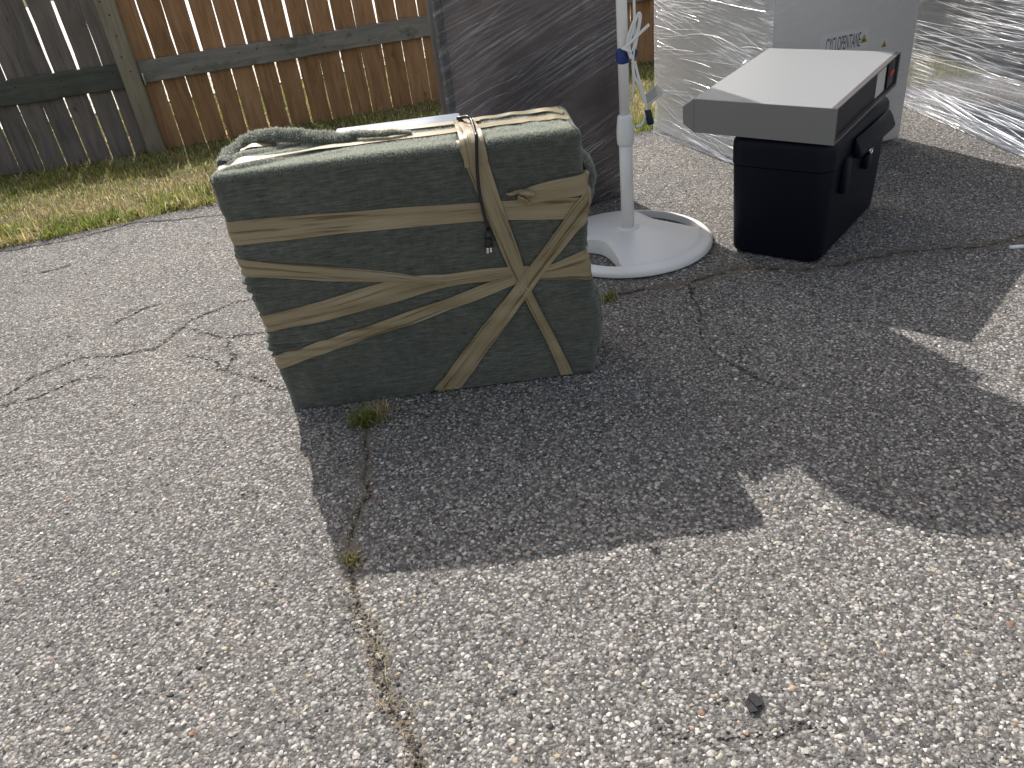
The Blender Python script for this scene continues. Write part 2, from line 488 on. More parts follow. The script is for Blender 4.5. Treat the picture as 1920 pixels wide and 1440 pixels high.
M['blanket'] = mat_blanket(); M['tape'] = mat_tape(); M['nap'] = mat_nap()
M['white_plastic'] = plain('white_plastic', (0.88, 0.88, 0.865), 0.42, nscale=8, var=0.03, bump=0.05)
M['pole_white'] = plain('white_painted_tube', (0.89, 0.88, 0.85), 0.35, nscale=6, var=0.03, bump=0.03)
M['bluewhite'] = plain('pale_blue_enamel', (0.33, 0.37, 0.45), 0.3, nscale=5, var=0.03, bump=0.02)
M['black'] = plain('black_rubber', (0.012, 0.012, 0.014), 0.32, nscale=40, bump=0.1)
M['chrome'] = plain('bright_metal', (0.75, 0.75, 0.73), 0.2, 1.0)
M['blue'] = plain('blue_cloth_tape', (0.018, 0.045, 0.20), 0.55, nscale=90, var=0.3, bump=0.3)
M['navy'] = plain('navy_plastic', (0.012, 0.02, 0.05), 0.4)
M['cord_white'] = plain('white_flex', (0.85, 0.85, 0.83), 0.4, nscale=30, var=0.05)
M['safe'] = plain('dark_navy_plastic', (0.0028, 0.0048, 0.0125), 0.5, nscale=500, var=0.2, bump=0.25, bdist=0.0006, spec=0.22)
M['silver'] = plain('silver_grey_paint', (0.325, 0.337, 0.348), 0.42, 0.15, nscale=400, var=0.05, bump=0.05)
M['end_shaded'] = plain('shaded_silver_end', (0.26, 0.255, 0.24), 0.5, 0.1, nscale=300, var=0.05, bump=0.05)  # the silver paint again, darkened so its colour carries the end's shade
M['recess'] = plain('black_back_plate', (0.012, 0.0115, 0.013), 0.5, nscale=200, var=0.25, bump=0.3)
M['frame_grey'] = plain('dark_bronze_trim', (0.10, 0.092, 0.088), 0.45)
M['label'] = plain('label_paper', (0.66, 0.65, 0.60), 0.6, nscale=25, var=0.06)
M['sticker'] = plain('white_sticker', (0.73, 0.71, 0.675), 0.5, nscale=20, var=0.03)
M['red'] = plain('red_switch', (0.55, 0.03, 0.02), 0.4)
M['fridge'] = plain('white_enamel', (0.70, 0.675, 0.635), 0.38, nscale=3, var=0.03, bump=0.02)
M['ink'] = plain('navy_print', (0.012, 0.014, 0.04), 0.6)
M['yellow'] = plain('warning_yellow', (0.72, 0.42, 0.02), 0.55)
M['inkblack'] = plain('black_print', (0.012, 0.011, 0.01), 0.6)
M['dark_item'] = plain('charcoal_panel', (0.030, 0.032, 0.036), 0.45, nscale=10, var=0.25)
M['panel_edge'] = plain('black_edge_trim', (0.055, 0.052, 0.058), 0.5, nscale=30, var=0.3)
M['concrete'] = plain('pale_concrete', (0.70, 0.68, 0.64), 0.9, nscale=2, var=0.12, bump=0.3)
M['film_left'] = mat_film('wrap_over_fridge_side', math.radians(-5), 60, 0.5, 0.38, 0.45, 0.56, 0.68, 0.20, tint=(0.80, 0.87, 0.97), bdist=0.008, gloss=0.4)  # brighter, bluer wrap colour stands in for skylight on this side
M['film_front'] = mat_film('wrap_over_fridge_back', math.radians(10), 70, 0.9, 0.03, 0.22, 0.54, 0.72, 0.12, bdist=0.006, gloss=0.3)
M['film_panel'] = mat_film('wrap_over_panel', math.radians(19), 85, 1.1, 0.04, 0.30, 0.50, 0.70, 0.16, bdist=0.012, gloss=0.3)
M['film_dark'] = mat_film('wrap_over_dark_cabinet', math.radians(2), 90, 0.30, 0.26, 0.55, 0.49, 0.62, -0.06, tint=(0.74, 0.82, 0.95), bdist=0.008, gloss=0.45)  # blue tint in the wrap stands in for reflected sky
M['crease_soft'] = mat_film('thin_folded_wrap', 0.0, 30, 4.0, 0.16, 0.3, 0.45, 0.6, 0.1, tint=(0.85, 0.84, 0.84), bdist=0.002, gloss=0.15, rough=0.4)
M['crease_blue'] = mat_film('folded_wrap_on_cabinet', 0.0, 30, 4.0, 0.30, 0.4, 0.45, 0.6, 0.1, tint=(0.72, 0.80, 0.93), bdist=0.002, gloss=0.12, rough=0.35)  # folds tinted blue, the sky's reflection put into their colour
M['crease'] = mat_film('folded_wrap', 0.0, 30, 4.0, 0.45, 0.4, 0.45, 0.6, 0.1, tint=(0.90, 0.92, 0.95), bdist=0.002, gloss=0.35)

def mat_panel():
    t = NT('brown_board'); c = t.coord()
    n = t.noise(c, 3.0, 3, 0.55); n2 = t.noise(c, 40, 3)
    col = t.ramp(n, [(0.35, (0.058, 0.044, 0.046)), (0.50, (0.090, 0.070, 0.069)), (0.66, (0.19, 0.15, 0.142))])
    t.set(color=col, rough=0.4, normal=t.bump(n2, 0.1, 0.002))
    return t.m
M['panel'] = mat_panel()

# ------------------------------------------------------------------ the ground
def edge_y(x):
    """the line where the pavement ends and the lawn begins"""
    x = np.asarray(x, float)
    y = np.interp(x, [-40, -6, -2.07, -1.75, -1.48, -1.21, -0.6, 0.82, 2.2, 6, 40], [-6.1, 2.05, 3.185, 3.25, 3.345, 3.41, 3.50, 3.71, 3.90, 4.5, 9.0])
    return y + 0.022 * vnoise(np.stack([x * 5, x * 0 + 2.2], 1), 3) + 0.010 * vnoise(np.stack([x * 21, x * 0 + 7.2], 1), 4)

FENCE_A = np.array([-2.194, 5.488]); FENCE_D = np.array([0.968, 0.25]) / np.linalg.norm([0.968, 0.25])
FENCE_L = np.array([-0.992, -0.123])
LAWN_Z = -0.20

def fence_y(x):
    x = np.asarray(x, float)
    return np.where(x > FENCE_A[0], FENCE_A[1] + (x - FENCE_A[0]) * FENCE_D[1] / FENCE_D[0], FENCE_A[1] + (x - FENCE_A[0]) * FENCE_L[1] / FENCE_L[0])

def lawn_z(x, y):
    e = edge_y(x); fy = fence_y(x)
    s = np.clip((y - e) / np.maximum(fy - e, 0.3), 0, 1)
    z = -0.012 + (LAWN_Z + 0.012) * s
    return z + 0.012 * vnoise(np.stack([np.asarray(x) * 3.1, np.asarray(y) * 3.1], -1), 9) * np.clip(s * 6, 0, 1)

CRACKS = [  # pixel polylines, half width (m)
    ([(690, 795), (683, 880), (690, 920), (665, 965), (655, 1000), (655, 1050), (665, 1110), (665, 1150), (705, 1185), (710, 1230), (725, 1290), (740, 1330), (770, 1380), (782, 1440), (800, 1500)], 0.0015),
    ([(-60, 780), (0, 745), (60, 705), (150, 672), (210, 665), (290, 655), (350, 610), (375, 590), (470, 562), (560, 545), (700, 520)], 0.0020),
    ([(370, 620), (420, 635), (495, 622), (560, 610)], 0.0016),
    ([(345, 665), (400, 680), (430, 695), (500, 718), (560, 735)], 0.0012),
    ([(-40, 775), (0, 760), (80, 740), (140, 715), (200, 705)], 0.0012),
    ([(-60, 480), (130, 450), (250, 418), (330, 412), (405, 403), (560, 385)], 0.006),
    ([(210, 610), (270, 580), (300, 570)], 0.002),
    ([(80, 510), (130, 497)], 0.004),
    ([(1285, 530), (1300, 550), (1315, 580), (1312, 620), (1330, 655), (1385, 690), (1470, 722), (1500, 730)], 0.0008),
    ([(1385, 690), (1392, 650), (1400, 640)], 0.0002),
    ([(1050, 580), (1130, 555), (1200, 542), (1290, 530), (1390, 500), (1500, 505), (1700, 470), (1830, 465), (1920, 440), (1990, 430)], 0.0018),
    ([(1240, 1370), (1330, 1385), (1480, 1375), (1560, 1345)], 0.0006),
    ([(430, 695), (436, 655), (430, 640)], 0.0015),
]
DIRT = [(0, 0.030), (10, 0.05)]

def seg_dist(P, poly):
    d = np.full(len(P), 9.0)
    for a, b in zip(poly[:-1], poly[1:]):
        ab = b - a; t = np.clip(((P - a) @ ab) / (ab @ ab + 1e-12), 0, 1)
        q = a + t[:, None] * ab
        d = np.minimum(d, np.hypot(P[:, 0] - q[:, 0], P[:, 1] - q[:, 1]))
    return d

CRACK_POLY = [(np.array([gnd(*p)[:2] for p in poly]), w) for poly, w in CRACKS]

def crack_fields(P):
    c = np.full(len(P), 1.0); dirt = np.zeros(len(P))
    wob = 0.005 * np.stack([vnoise(P * 75, 25), vnoise(P * 75, 26)], 1) + 0.009 * np.stack([vnoise(P * 34, 21), vnoise(P * 34, 22)], 1) + 0.012 * np.stack([vnoise(P * 13, 23), vnoise(P * 13, 24)], 1)
    Q = P + wob
    for i, (poly, w) in enumerate(CRACK_POLY):
        d = seg_dist(Q, poly)
        c = np.minimum(c, d - w)
        for k, ww in DIRT:
            if k == i: dirt = np.maximum(dirt, np.clip(1 - d / ww, 0, 1) ** 0.7)
    return c, dirt

def pave_z(P):
    return 0.0035 * vnoise(P * 2.3, 31) + 0.0018 * vnoise(P * 9, 32) - 0.002

def build_pavement():
    xs = np.concatenate([np.linspace(-40, -3.2, 24)[:-1], np.linspace(-3.2, 2.6, 560), np.linspace(2.6, 40, 24)[1:]])
    ys = np.concatenate([np.linspace(-14, 0.35, 18)[:-1], np.linspace(0.35, 4.05, 390), np.linspace(4.05, 10, 40)[1:]])
    X, Y = np.meshgrid(xs, ys)
    E = edge_y(xs)[None, :] + 0 * Y
    over = Y > E
    Yc = np.minimum(Y, E)
    P = np.stack([Xc.ravel() if False else X.ravel() for Xc in [X]] + [Yc.ravel()], 1)
    near = (P[:, 0] > -3.4) & (P[:, 0] < 2.8) & (P[:, 1] > 0.2)
    crack = np.full(len(P), 1.0); dirt = np.zeros(len(P))
    crack[near], dirt[near] = crack_fields(P[near])
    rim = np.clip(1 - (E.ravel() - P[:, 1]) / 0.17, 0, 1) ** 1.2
    z = pave_z(P)
    z -= np.clip(1 - crack / 0.008, 0, 1) * 0.0035 * (crack < 0.008)
    F = grid_faces(len(xs), len(ys))
    ov = over.ravel()
    F = F[~ov[F].all(1)]
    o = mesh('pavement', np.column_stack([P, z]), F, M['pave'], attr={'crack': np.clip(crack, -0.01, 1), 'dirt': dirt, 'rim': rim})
    return tag(o, kind='structure')

pavement = build_pavement()

def build_lawn():
    xs = np.concatenate([np.linspace(-60, -5, 20)[:-1], np.linspace(-5, 4, 130), np.linspace(4, 60, 20)[1:]])
    s = np.concatenate([np.linspace(-0.08, 1, 40), [1.2, 1.6, 2.2, 3, 5, 9, 16, 28, 45, 70]])
    X = np.repeat(xs[None, :], len(s), 0)
    e = edge_y(xs); fy = np.maximum(fence_y(xs), e + 0.5)
    Y = e[None, :] + s[:, None] * (fy - e)[None, :]
    Z = lawn_z(X.ravel(), Y.ravel()) - np.where(s < 0, 0.04, 0)[:, None].repeat(len(xs), 1).ravel()
    o = mesh('lawn', np.column_stack([X.ravel(), Y.ravel(), Z]), grid_faces(len(xs), len(s)), M['soil'])
    return tag(o, kind='structure')
lawn = build_lawn()

# pale driveway across the neighbour's lawn, beyond the fence
V = [(-13, 4.9, LAWN_Z + 0.012), (22, 13.1, LAWN_Z + 0.012), (22, 70, LAWN_Z + 0.012), (-13, 70, LAWN_Z + 0.012)]
tag(mesh('driveway', V, [(0, 1, 2, 3)], M['concrete'], smooth=False), kind='structure')

# ------------------------------------------------------------------ aggregate stones set in the pavement
DOME_R = 7
def dome_unit():
    V = [(0, 0, 1.0)]
    for rr, zz, ph in ((0.62, 0.80, 0.0), (1.0, -0.15, 0.45)):
        for k in range(DOME_R):
            a = 2 * math.pi * (k + ph) / DOME_R
            V.append((rr * math.cos(a), rr * math.sin(a), zz))
    F = []
    for k in range(DOME_R):
        k2 = (k + 1) % DOME_R
        F.append((0, 1 + k, 1 + k2))
        F.append((1 + k, 1 + DOME_R + k, 1 + k2)); F.append((1 + k2, 1 + DOME_R + k, 1 + DOME_R + k2))
    return np.array(V), np.array(F)

def stone_tints(n):
    u = RNG.random(n)
    pal = np.array([(0.46, 0.448, 0.425), (0.58, 0.568, 0.545), (0.35, 0.34, 0.325), (0.27, 0.263, 0.252), (0.42, 0.36, 0.275), (0.19, 0.184, 0.176), (0.14, 0.138, 0.135), (0.04, 0.039, 0.040), (0.34, 0.21, 0.15), (0.19, 0.20, 0.18)])
    p = np.array([0.19, 0.085, 0.25, 0.22, 0.06, 0.10, 0.05, 0.034, 0.005, 0.03]); p = p / p.sum()
    k = np.searchsorted(np.cumsum(p), u).clip(0, len(pal) - 1)
    return pal[k] * (1 + 0.18 * RNG.standard_normal((n, 1))).clip(0.6, 1.35) * (1 + 0.03 * RNG.standard_normal((n, 3)))

def in_view(P3, margin):
    x, y = proj(P3)
    return (x > -margin) & (x < 1920 + margin) & (y > -margin) & (y < 1440 + margin)

def jittered(pitch, x0, x1, y0, y1, rot):
    L = max(x1 - x0, y1 - y0) * 1.5
    n = int(L / pitch)
    i, j = np.meshgrid(np.arange(-n // 2, n // 2), np.arange(-n // 2, n // 2))
    P = np.stack([i.ravel() + 0.5 * (j.ravel() % 2), j.ravel() * 0.87], 1) * pitch
    P += RNG.uniform(-0.48, 0.48, P.shape) * pitch
    c, s = math.cos(rot), math.sin(rot)
    P = P @ np.array([[c, s], [-s, c]]) + [(x0 + x1) / 2, (y0 + y1) / 2]
    return P[(P[:, 0] > x0) & (P[:, 0] < x1) & (P[:, 1] > y0) & (P[:, 1] < y1)]

def place_stones():
    big = jittered(0.0138, -3.0, 2.4, 0.45, 4.0, 0.3)
    small = jittered(0.0098, -3.0, 2.4, 0.45, 4.0, 1.1)
    rb = 0.0025 + 0.0029 * RNG.random(len(big)) ** 2.0
    rs = 0.0017 + 0.0016 * RNG.random(len(small))
    P = np.vstack([big, small]); r = np.concatenate([rb, rs])
    drop = RNG.random(len(P)) < np.where(r > 0.0025, 0.20, 0.35)
    P, r = P[~drop], r[~drop]
    keep = in_view(np.column_stack([P, np.zeros(len(P))]), 25) & (P[:, 1] < edge_y(P[:, 0]) - 0.01)
    P, r = P[keep], r[keep]
    # far away only the larger ones can be seen
    keep = (r > 0.0025) | (P[:, 1] < 2.3) & (RNG.random(len(P)) < np.clip(1.6 - 0.5 * P[:, 1], 0.1, 1))
    P, r = P[keep], r[keep]
    c, dirt = crack_fields(P)
    keep = (c > 0.002) & (RNG.random(len(P)) > dirt * 0.8) & (RNG.random(len(P)) > np.clip(1 - (edge_y(P[:, 0]) - P[:, 1]) / 0.15, 0, 0.8))
    return P[keep], r[keep]

def build_stones():
    P, r = place_stones()
    n = len(P)
    U, F = dome_unit(); nv = len(U)
    th = RNG.random(n) * 6.283; asp = RNG.uniform(0.62, 1.0, n); hgt = r * RNG.uniform(0.18, 0.42, n)
    jit = 1 + 0.20 * RNG.standard_normal((n, nv)).clip(-1.6, 1.6)
    jit[:, 0] = 1
    lx = U[None, :, 0] * jit * r[:, None]; ly = U[None, :, 1] * jit * (r * asp)[:, None]
    c, s = np.cos(th)[:, None], np.sin(th)[:, None]
    wx = lx * c - ly * s; wy = lx * s + ly * c
    tilt = RNG.normal(0, 0.12, (n, 2))
    z0 = pave_z(P)
    wz = z0[:, None] + U[None, :, 2] * hgt[:, None] * (1 + 0.15 * RNG.standard_normal((n, nv))) + wx * tilt[:, :1] + wy * tilt[:, 1:]
    V = np.stack([wx + P[:, :1], wy + P[:, 1:], wz], -1).reshape(-1, 3)
    FF = (F[None] + (np.arange(n) * nv)[:, None, None]).reshape(-1, 3)
    T = stone_tints(n).clip(0.01, 0.85)
    cols = np.repeat(T, nv, 0)
    o = mesh('aggregate', V, FF, M['stone'], pavement, col=cols, smooth=False)
    o['kind'] = 'stuff'
    return n
n_stones = build_stones()

# ------------------------------------------------------------------ grass
def blades(P, z, length, width, tint, lean=0.5, seed=0):
    """tapered bent blades, five vertices each"""
    n = len(P); rg = np.random.default_rng(seed)
    a = rg.random(n) * 6.283; le = np.abs(rg.normal(lean, 0.3, n)).clip(0.05, 1.5)
    dx, dy = np.cos(a), np.sin(a); px, py = -dy, dx
    V = np.empty((n, 5, 3)); 
    mid = length * 0.55
    for k, (sgn, f, wf) in enumerate(((-1, 0, 1), (1, 0, 1), (-1, 0.55, 0.8), (1, 0.55, 0.8), (0, 1.0, 0))):
        bend = np.sin(le * f) * f * length; up = np.cos(le * f) * f * length
        V[:, k, 0] = P[:, 0] + dx * bend + px * sgn * wf * width / 2
        V[:, k, 1] = P[:, 1] + dy * bend + py * sgn * wf * width / 2
        V[:, k, 2] = z + up
    F = np.array([(0, 1, 3), (0, 3, 2), (2, 3, 4)])
    FF = (F[None] + (np.arange(n) * 5)[:, None, None]).reshape(-1, 3)
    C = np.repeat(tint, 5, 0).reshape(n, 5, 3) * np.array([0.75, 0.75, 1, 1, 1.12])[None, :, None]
    return V.reshape(-1, 3), FF, C.reshape(-1, 3)

def grass_tints(n, green, rg):
    g = np.array([(0.13, 0.19, 0.030), (0.085, 0.14, 0.022), (0.20, 0.235, 0.04), (0.25, 0.26, 0.055)])
    s = np.array([(0.46, 0.39, 0.21), (0.38, 0.31, 0.16), (0.58, 0.51, 0.32), (0.30, 0.21, 0.10)])
    k = rg.integers(0, 4, n)
    isg = rg.random(n) < green
    t = np.where(isg[:, None], g[k], s[k])
    return (1.25 * t * (1 + 0.15 * rg.standard_normal((n, 1)))).clip(0.01, 0.85)

def build_grass():
    rg = np.random.default_rng(5)
    n = 125000
    x = rg.uniform(-4.2, 3.9, n); e = edge_y(x); fy = fence_y(x)
    s = rg.random(n) ** 1.15
    y = e + (fy - e) * s * 1.0 - 0.015
    n = len(x)
    P = np.stack([x, y], 1); z = lawn_z(x, y) - 0.004
    patch = vnoise(P * 2.1, 41) * 0.6 + vnoise(P * 6, 42) * 0.4
    fringe = np.clip(1 - s / 0.16, 0, 1)
    green = np.clip(0.54 + 0.55 * patch + 0.32 * fringe, 0.06, 0.97) * np.where(s > 0.45, 1.15, 1.0)
    # dry thatch band in the sunlit middle
    green = green * np.where((s > 0.12) & (s < 0.42), 0.55, 1.0)
    # thin out beside the fence, bare soil there
    dens = np.where(s > 0.93, 0.35, 1.0) * np.clip(0.75 + 0.5 * patch, 0.3, 1)
    k = rg.random(n) < dens
    P, z, s, green, patch = P[k], z[k], s[k], green[k], patch[k]
    n = len(P)
    L = rg.uniform(0.02, 0.062, n) * (1 + 0.5 * patch) * np.where(s < 0.1, 1.1, 1.0)
    W = rg.uniform(0.0022, 0.0048, n)
    T = grass_tints(n, green, rg)
    # taller tufts along the pavement edge
    tc = np.column_stack([rg.uniform(-3.2, -1.0, 46), rg.random(46) ** 2 * 0.42]); per = 60
    tx = np.repeat(tc[:, 0], per) + rg.normal(0, 0.030, 46 * per); ty = edge_y(tx) + np.repeat(tc[:, 1], per) + rg.normal(0, 0.018, 46 * per) + 0.02
    gr = np.repeat((rg.random(46) < 0.72) * 0.9, per)
    P = np.vstack([P, np.column_stack([tx, ty])]); z = np.concatenate([z, lawn_z(tx, ty) - 0.004])
    L = np.concatenate([L, rg.uniform(0.04, 0.095, len(tx))]); W = np.concatenate([W, rg.uniform(0.0025, 0.006, len(tx))])
    T = np.vstack([T, grass_tints(len(tx), gr, rg)])
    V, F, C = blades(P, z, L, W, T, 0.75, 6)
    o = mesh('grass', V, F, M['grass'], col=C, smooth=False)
    tag(o, 'strip of dry and green grass between the pavement and the wooden fence', 'grass', kind='stuff')
build_grass()

# grass on the far side of the fence, seen through the gaps
def build_far_grass():
    rg = np.random.default_rng(15)
    n = 26000
    x = rg.uniform(-5.5, 4.5, n); y = fence_y(x) + 0.12 + rg.random(n) ** 1.3 * 3.2
    P = np.stack([x, y], 1); z = np.full(n, LAWN_Z - 0.01)
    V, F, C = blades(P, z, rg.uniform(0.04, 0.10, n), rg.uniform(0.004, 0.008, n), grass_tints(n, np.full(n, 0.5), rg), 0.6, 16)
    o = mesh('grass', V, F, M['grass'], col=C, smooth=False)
    tag(o, 'sunlit grass beyond the fence, seen through the gaps between boards', 'grass', kind='stuff')
build_far_grass()

# ------------------------------------------------------------------ fence
def board_mesh(name, w, t, h0, h1, mat, seed, nz=7):
    """one picket: slightly warped board with eased edges, local x across, y thickness, z up"""
    rg = np.random.default_rng(seed)
    V = []; zs = np.linspace(h0, h1, nz)
    bow = rg.normal(0, 0.0025, nz); tw = rg.normal(0, 0.0016, nz)
    for k, z in enumerate(zs):
        e = 0.003
        for x, y in ((-w / 2, -t / 2 + e), (-w / 2 + e, -t / 2), (w / 2 - e, -t / 2), (w / 2, -t / 2 + e), (w / 2, t / 2), (-w / 2, t / 2)):
            V.append((x + tw[k] * (1 if x > 0 else -0.7), y + bow[k] * (1 + x / w), z))
    F = [tuple(f) for f in grid_faces(6, nz, True)]
    F.append((5, 4, 3, 2, 1, 0)); F.append(tuple((nz - 1) * 6 + k for k in range(6)))
    me = bpy.data.meshes.new(name); me.from_pydata(V, [], F); me.update()
    me.materials.append(mat)
    return me

FENCE_TOP = 0.832
def build_fence(name, label, A, D, s0, s1, pitch, gap, matp, matr, phase, seed):
    D2 = np.array([D[0], D[1], 0.0]); Nf = np.array([D[1], -D[0], 0.0])
    if Nf[1] > 0: Nf = -Nf                                    # towards the camera
    ang = math.atan2(D[1], D[0])
    root = thing(name, (A[0], A[1], LAWN_Z), label, 'fence')
    meshes = [board_mesh('picket', pitch - gap, 0.018, 0.0, FENCE_TOP - LAWN_Z + 0.022, matp, seed + k) for k in range(6)]
    rg = np.random.default_rng(seed)
    n = int((s1 - s0) / pitch)
    for i in range(n):
        s = s0 + phase + (i + 0.5) * pitch
        o = bpy.data.objects.new('picket', meshes[rg.integers(0, 6)]); COL.objects.link(o)
        o.parent = root
        p = D2 * s - Nf * 0.012
        o.location = (p[0], p[1], -0.022 + rg.normal(0, 0.006) + (0.012 if rg.random() < .1 else 0))
        o.rotation_euler = (rg.normal(0, 0.003), rg.normal(0, 0.0035), ang + (math.pi if rg.random() < 0.0 else 0) + rg.normal(0, 0.006))
        o.scale = (1 + rg.normal(0, 0.012), 1, 1)
    ORG[root.name] = np.array([A[0], A[1], LAWN_Z])
    return root, D2, Nf

A3 = np.array([FENCE_A[0], FENCE_A[1]])
fr, D2, Nf = build_fence('cedar_fence', 'reddish brown cedar board fence right of the post, behind the wrapped box', A3, FENCE_D, 0.012, 7.0, 0.1482, 0.0085, M['cedar'], M['rail'], 0.0, 100)
def rail(root, mat, p, d, nf, s0, s1, z0, z1, seed):
    rg = np.random.default_rng(seed)
    n = 60
    V = []; ss = np.linspace(s0, s1, n)
    for k, s in enumerate(ss):
        wv = 0.006 * vnoise(np.array([[s * 3.1, seed]]), 51)[0]; wt = 0.004 * vnoise(np.array([[s * 2.3, seed]]), 52)[0]
        for q, z in ((0.0, z0 + wv), (0.034, z0 + wv + 0.003), (0.038, z0 + wv + 0.008), (0.038, z1 + wt - 0.005), (0.034, z1 + wt), (0.0, z1 + wt)):
            V.append(np.array([p[0], p[1], 0]) + d * s + nf * q + np.array([0, 0, z]))
    F = [tuple(f) for f in grid_faces(6, n, True)]
    F.append((5, 4, 3, 2, 1, 0)); F.append(tuple((n - 1) * 6 + k for k in range(6)))
    # object coordinates run along the rail: build it flat, then turn the object
    V = np.array(V)
    rel = V - np.array([p[0], p[1], 0]); 
    L = np.column_stack([rel @ d, rel @ nf, V[:, 2] - LAWN_Z])
    me = bpy.data.meshes.new('rail'); me.from_pydata(L.tolist(), [], F); me.update(); me.materials.append(mat)
    o = bpy.data.objects.new('rail', me); COL.objects.link(o); o.parent = root
    mm = Matrix.Identity(4)
    for i in range(3): mm[i][0], mm[i][1], mm[i][2] = d[i], nf[i], (0, 0, 1)[i]
    for i in range(3): mm[i][3] = ([p[0], p[1], LAWN_Z] - ORG[root.name])[i]
    o.matrix_local = mm
    return o
rail(fr, M['rail'], A3, D2, Nf, 0.05, 7.0, 0.236, 0.372, 1)
fl, D2L, NfL = build_fence('grey_fence', 'weathered dark grey board fence and square post left of the cedar boards', A3, FENCE_L, 0.0, 4.4, 0.1490, 0.0115, M['oldwood'], M['oldrail'], 0.022, 200)
rail(fl, M['oldrail'], A3, D2L, NfL, 0.045, 4.4, 0.222, 0.374, 2)
# post stands in front of the joint
pc = np.array([FENCE_A[0] + 0.005, FENCE_A[1] - 0.05, 0])
box('post', pc + [0, 0, LAWN_Z - 0.05], D2, -Nf, (0, 0, 1), (-0.055, -0.05, 0), (0.055, 0.045, 1.14), M['post'], fl, 0.006)
def nails(root, pts, nf):
    V = []; F = []
    for p in pts:
        t = unit(np.cross(nf, Z)); o0 = len(V)
        for k in range(7):
            a = 2 * math.pi * k / 7
            V.append(p + nf * 0.0005 + (t * math.cos(a) + Z * math.sin(a)) * 0.0052)
        V.append(p + nf * 0.002); F += [(o0 + k, o0 + (k + 1) % 7, o0 + 7) for k in range(7)]
    ob = mesh('nail', V, F, M['nail'], root, smooth=False); ob['kind'] = 'stuff'
M['nail'] = plain('rusty_nail', (0.035, 0.030, 0.027), 0.6, 0.5)
A3z = np.array([A3[0], A3[1], 0.0]); _r = random.Random(3)
nails(fr, [A3z + D2 * (0.075 + 0.1482 * k + _r.uniform(-.02, .02)) + Nf * 0.0385 + Z * (0.304 + _r.choice((-.03, .03)) + _r.uniform(-.008, .008)) for k in range(0, 22) if k % 2 == 0 or k % 5 == 0], Nf)
nails(fl, [A3z + D2L * (0.12 + 0.149 * k + _r.uniform(-.02, .02)) + NfL * 0.0385 + Z * (0.298 + _r.choice((-.03, .03))) for k in range(0, 14, 2)], NfL)
nails(fl, [pc + Nf * 0.0512 + D2 * _r.uniform(-.03, .03) + Z * z for z in (0.33, 0.42, 0.54, 0.66, 0.74)], Nf)
box('bracket', pc + D2 * 0.062 + Nf * 0.0 + [0, 0, 0.232], D2, -Nf, (0, 0, 1), (0, -0.012, 0), (0.012, 0.004, 0.075), M['steel'], fl, 0.001)

# ------------------------------------------------------------------ dark board in stretch wrap, standing behind the box
pR = gnd(1171, 368); pL = np.array([-0.076, 2.577, 0.0])
dP = unit(pR - pL); nP = np.array([dP[1], -dP[0], 0.0]); Lp = np.linalg.norm(pR - pL); HP = 1.41
Z = np.array([0, 0, 1.0])
panel = thing('wrapped_board', (pL + pR) / 2, 'tall dark brown board in creased stretch wrap standing behind the green box', 'board')
box('board', pL, dP, -nP, Z, (0.012, 0.004, 0.004), (Lp, 0.070, HP), M['panel'], panel, 0.003)
box('edge_trim', pL, dP, -nP, Z, (-0.010, 0.000, 0.002), (0.0115, 0.076, HP + 0.002), M['panel_edge'], panel, 0.003)

def film_sheet(name, corners_fn, nu, nv, mat, parent, uvscale=(1, 1), amp=0.002, seed=0, cord=None):
    """a sheet over parameter (u,v) in metres, wrinkled a little along its creases"""
    pass

def strip_film(name, path, z0, z1, mat, parent, amp=0.0025, seed=1, ang=0.2, nz=60, step=0.02, flare=0.0, zfun=None):
    """film wound round a footprint path (list of xy), from z0 to z1"""
    P = np.asarray(path, float)[:, :2]
    seg = np.hypot(*np.diff(P, axis=0).T); S = np.concatenate([[0], np.cumsum(seg)])
    n = int(S[-1] / step) + 2
    s = np.unique(np.concatenate([np.linspace(0, S[-1], n), S]))
    XY = np.stack([np.interp(s, S, P[:, 0]), np.interp(s, S, P[:, 1])], 1)
    T = np.gradient(XY, axis=0); T /= np.hypot(T[:, 0], T[:, 1])[:, None]
    N = np.stack([T[:, 1], -T[:, 0]], 1)
    zz = np.linspace(z0, z1, nz)
    SS, ZZ = np.meshgrid(s, zz)
    q = np.stack([(SS * math.cos(ang) + ZZ * math.sin(ang)).ravel() * 0.8, (-SS * math.sin(ang) + ZZ * math.cos(ang)).ravel() * 32], 1)
    d = amp * (0.6 + vnoise(q, seed)) + amp * 0.6 * vnoise(q * [1.7, 2.1], seed + 1)
    d = d.reshape(SS.shape) + flare * np.clip(1 - (ZZ - z0) / 0.10, 0, 1) ** 2
    if zfun is not None: ZZ2 = ZZ + zfun(SS, ZZ)
    else: ZZ2 = ZZ
    X = XY[None, :, 0] + N[None, :, 0] * d; Y = XY[None, :, 1] + N[None, :, 1] * d
    V = np.column_stack([X.ravel(), Y.ravel(), ZZ2.ravel()])
    return mesh(name, V, grid_faces(len(s), nz), mat, parent, uv=np.column_stack([SS.ravel(), ZZ.ravel()]))

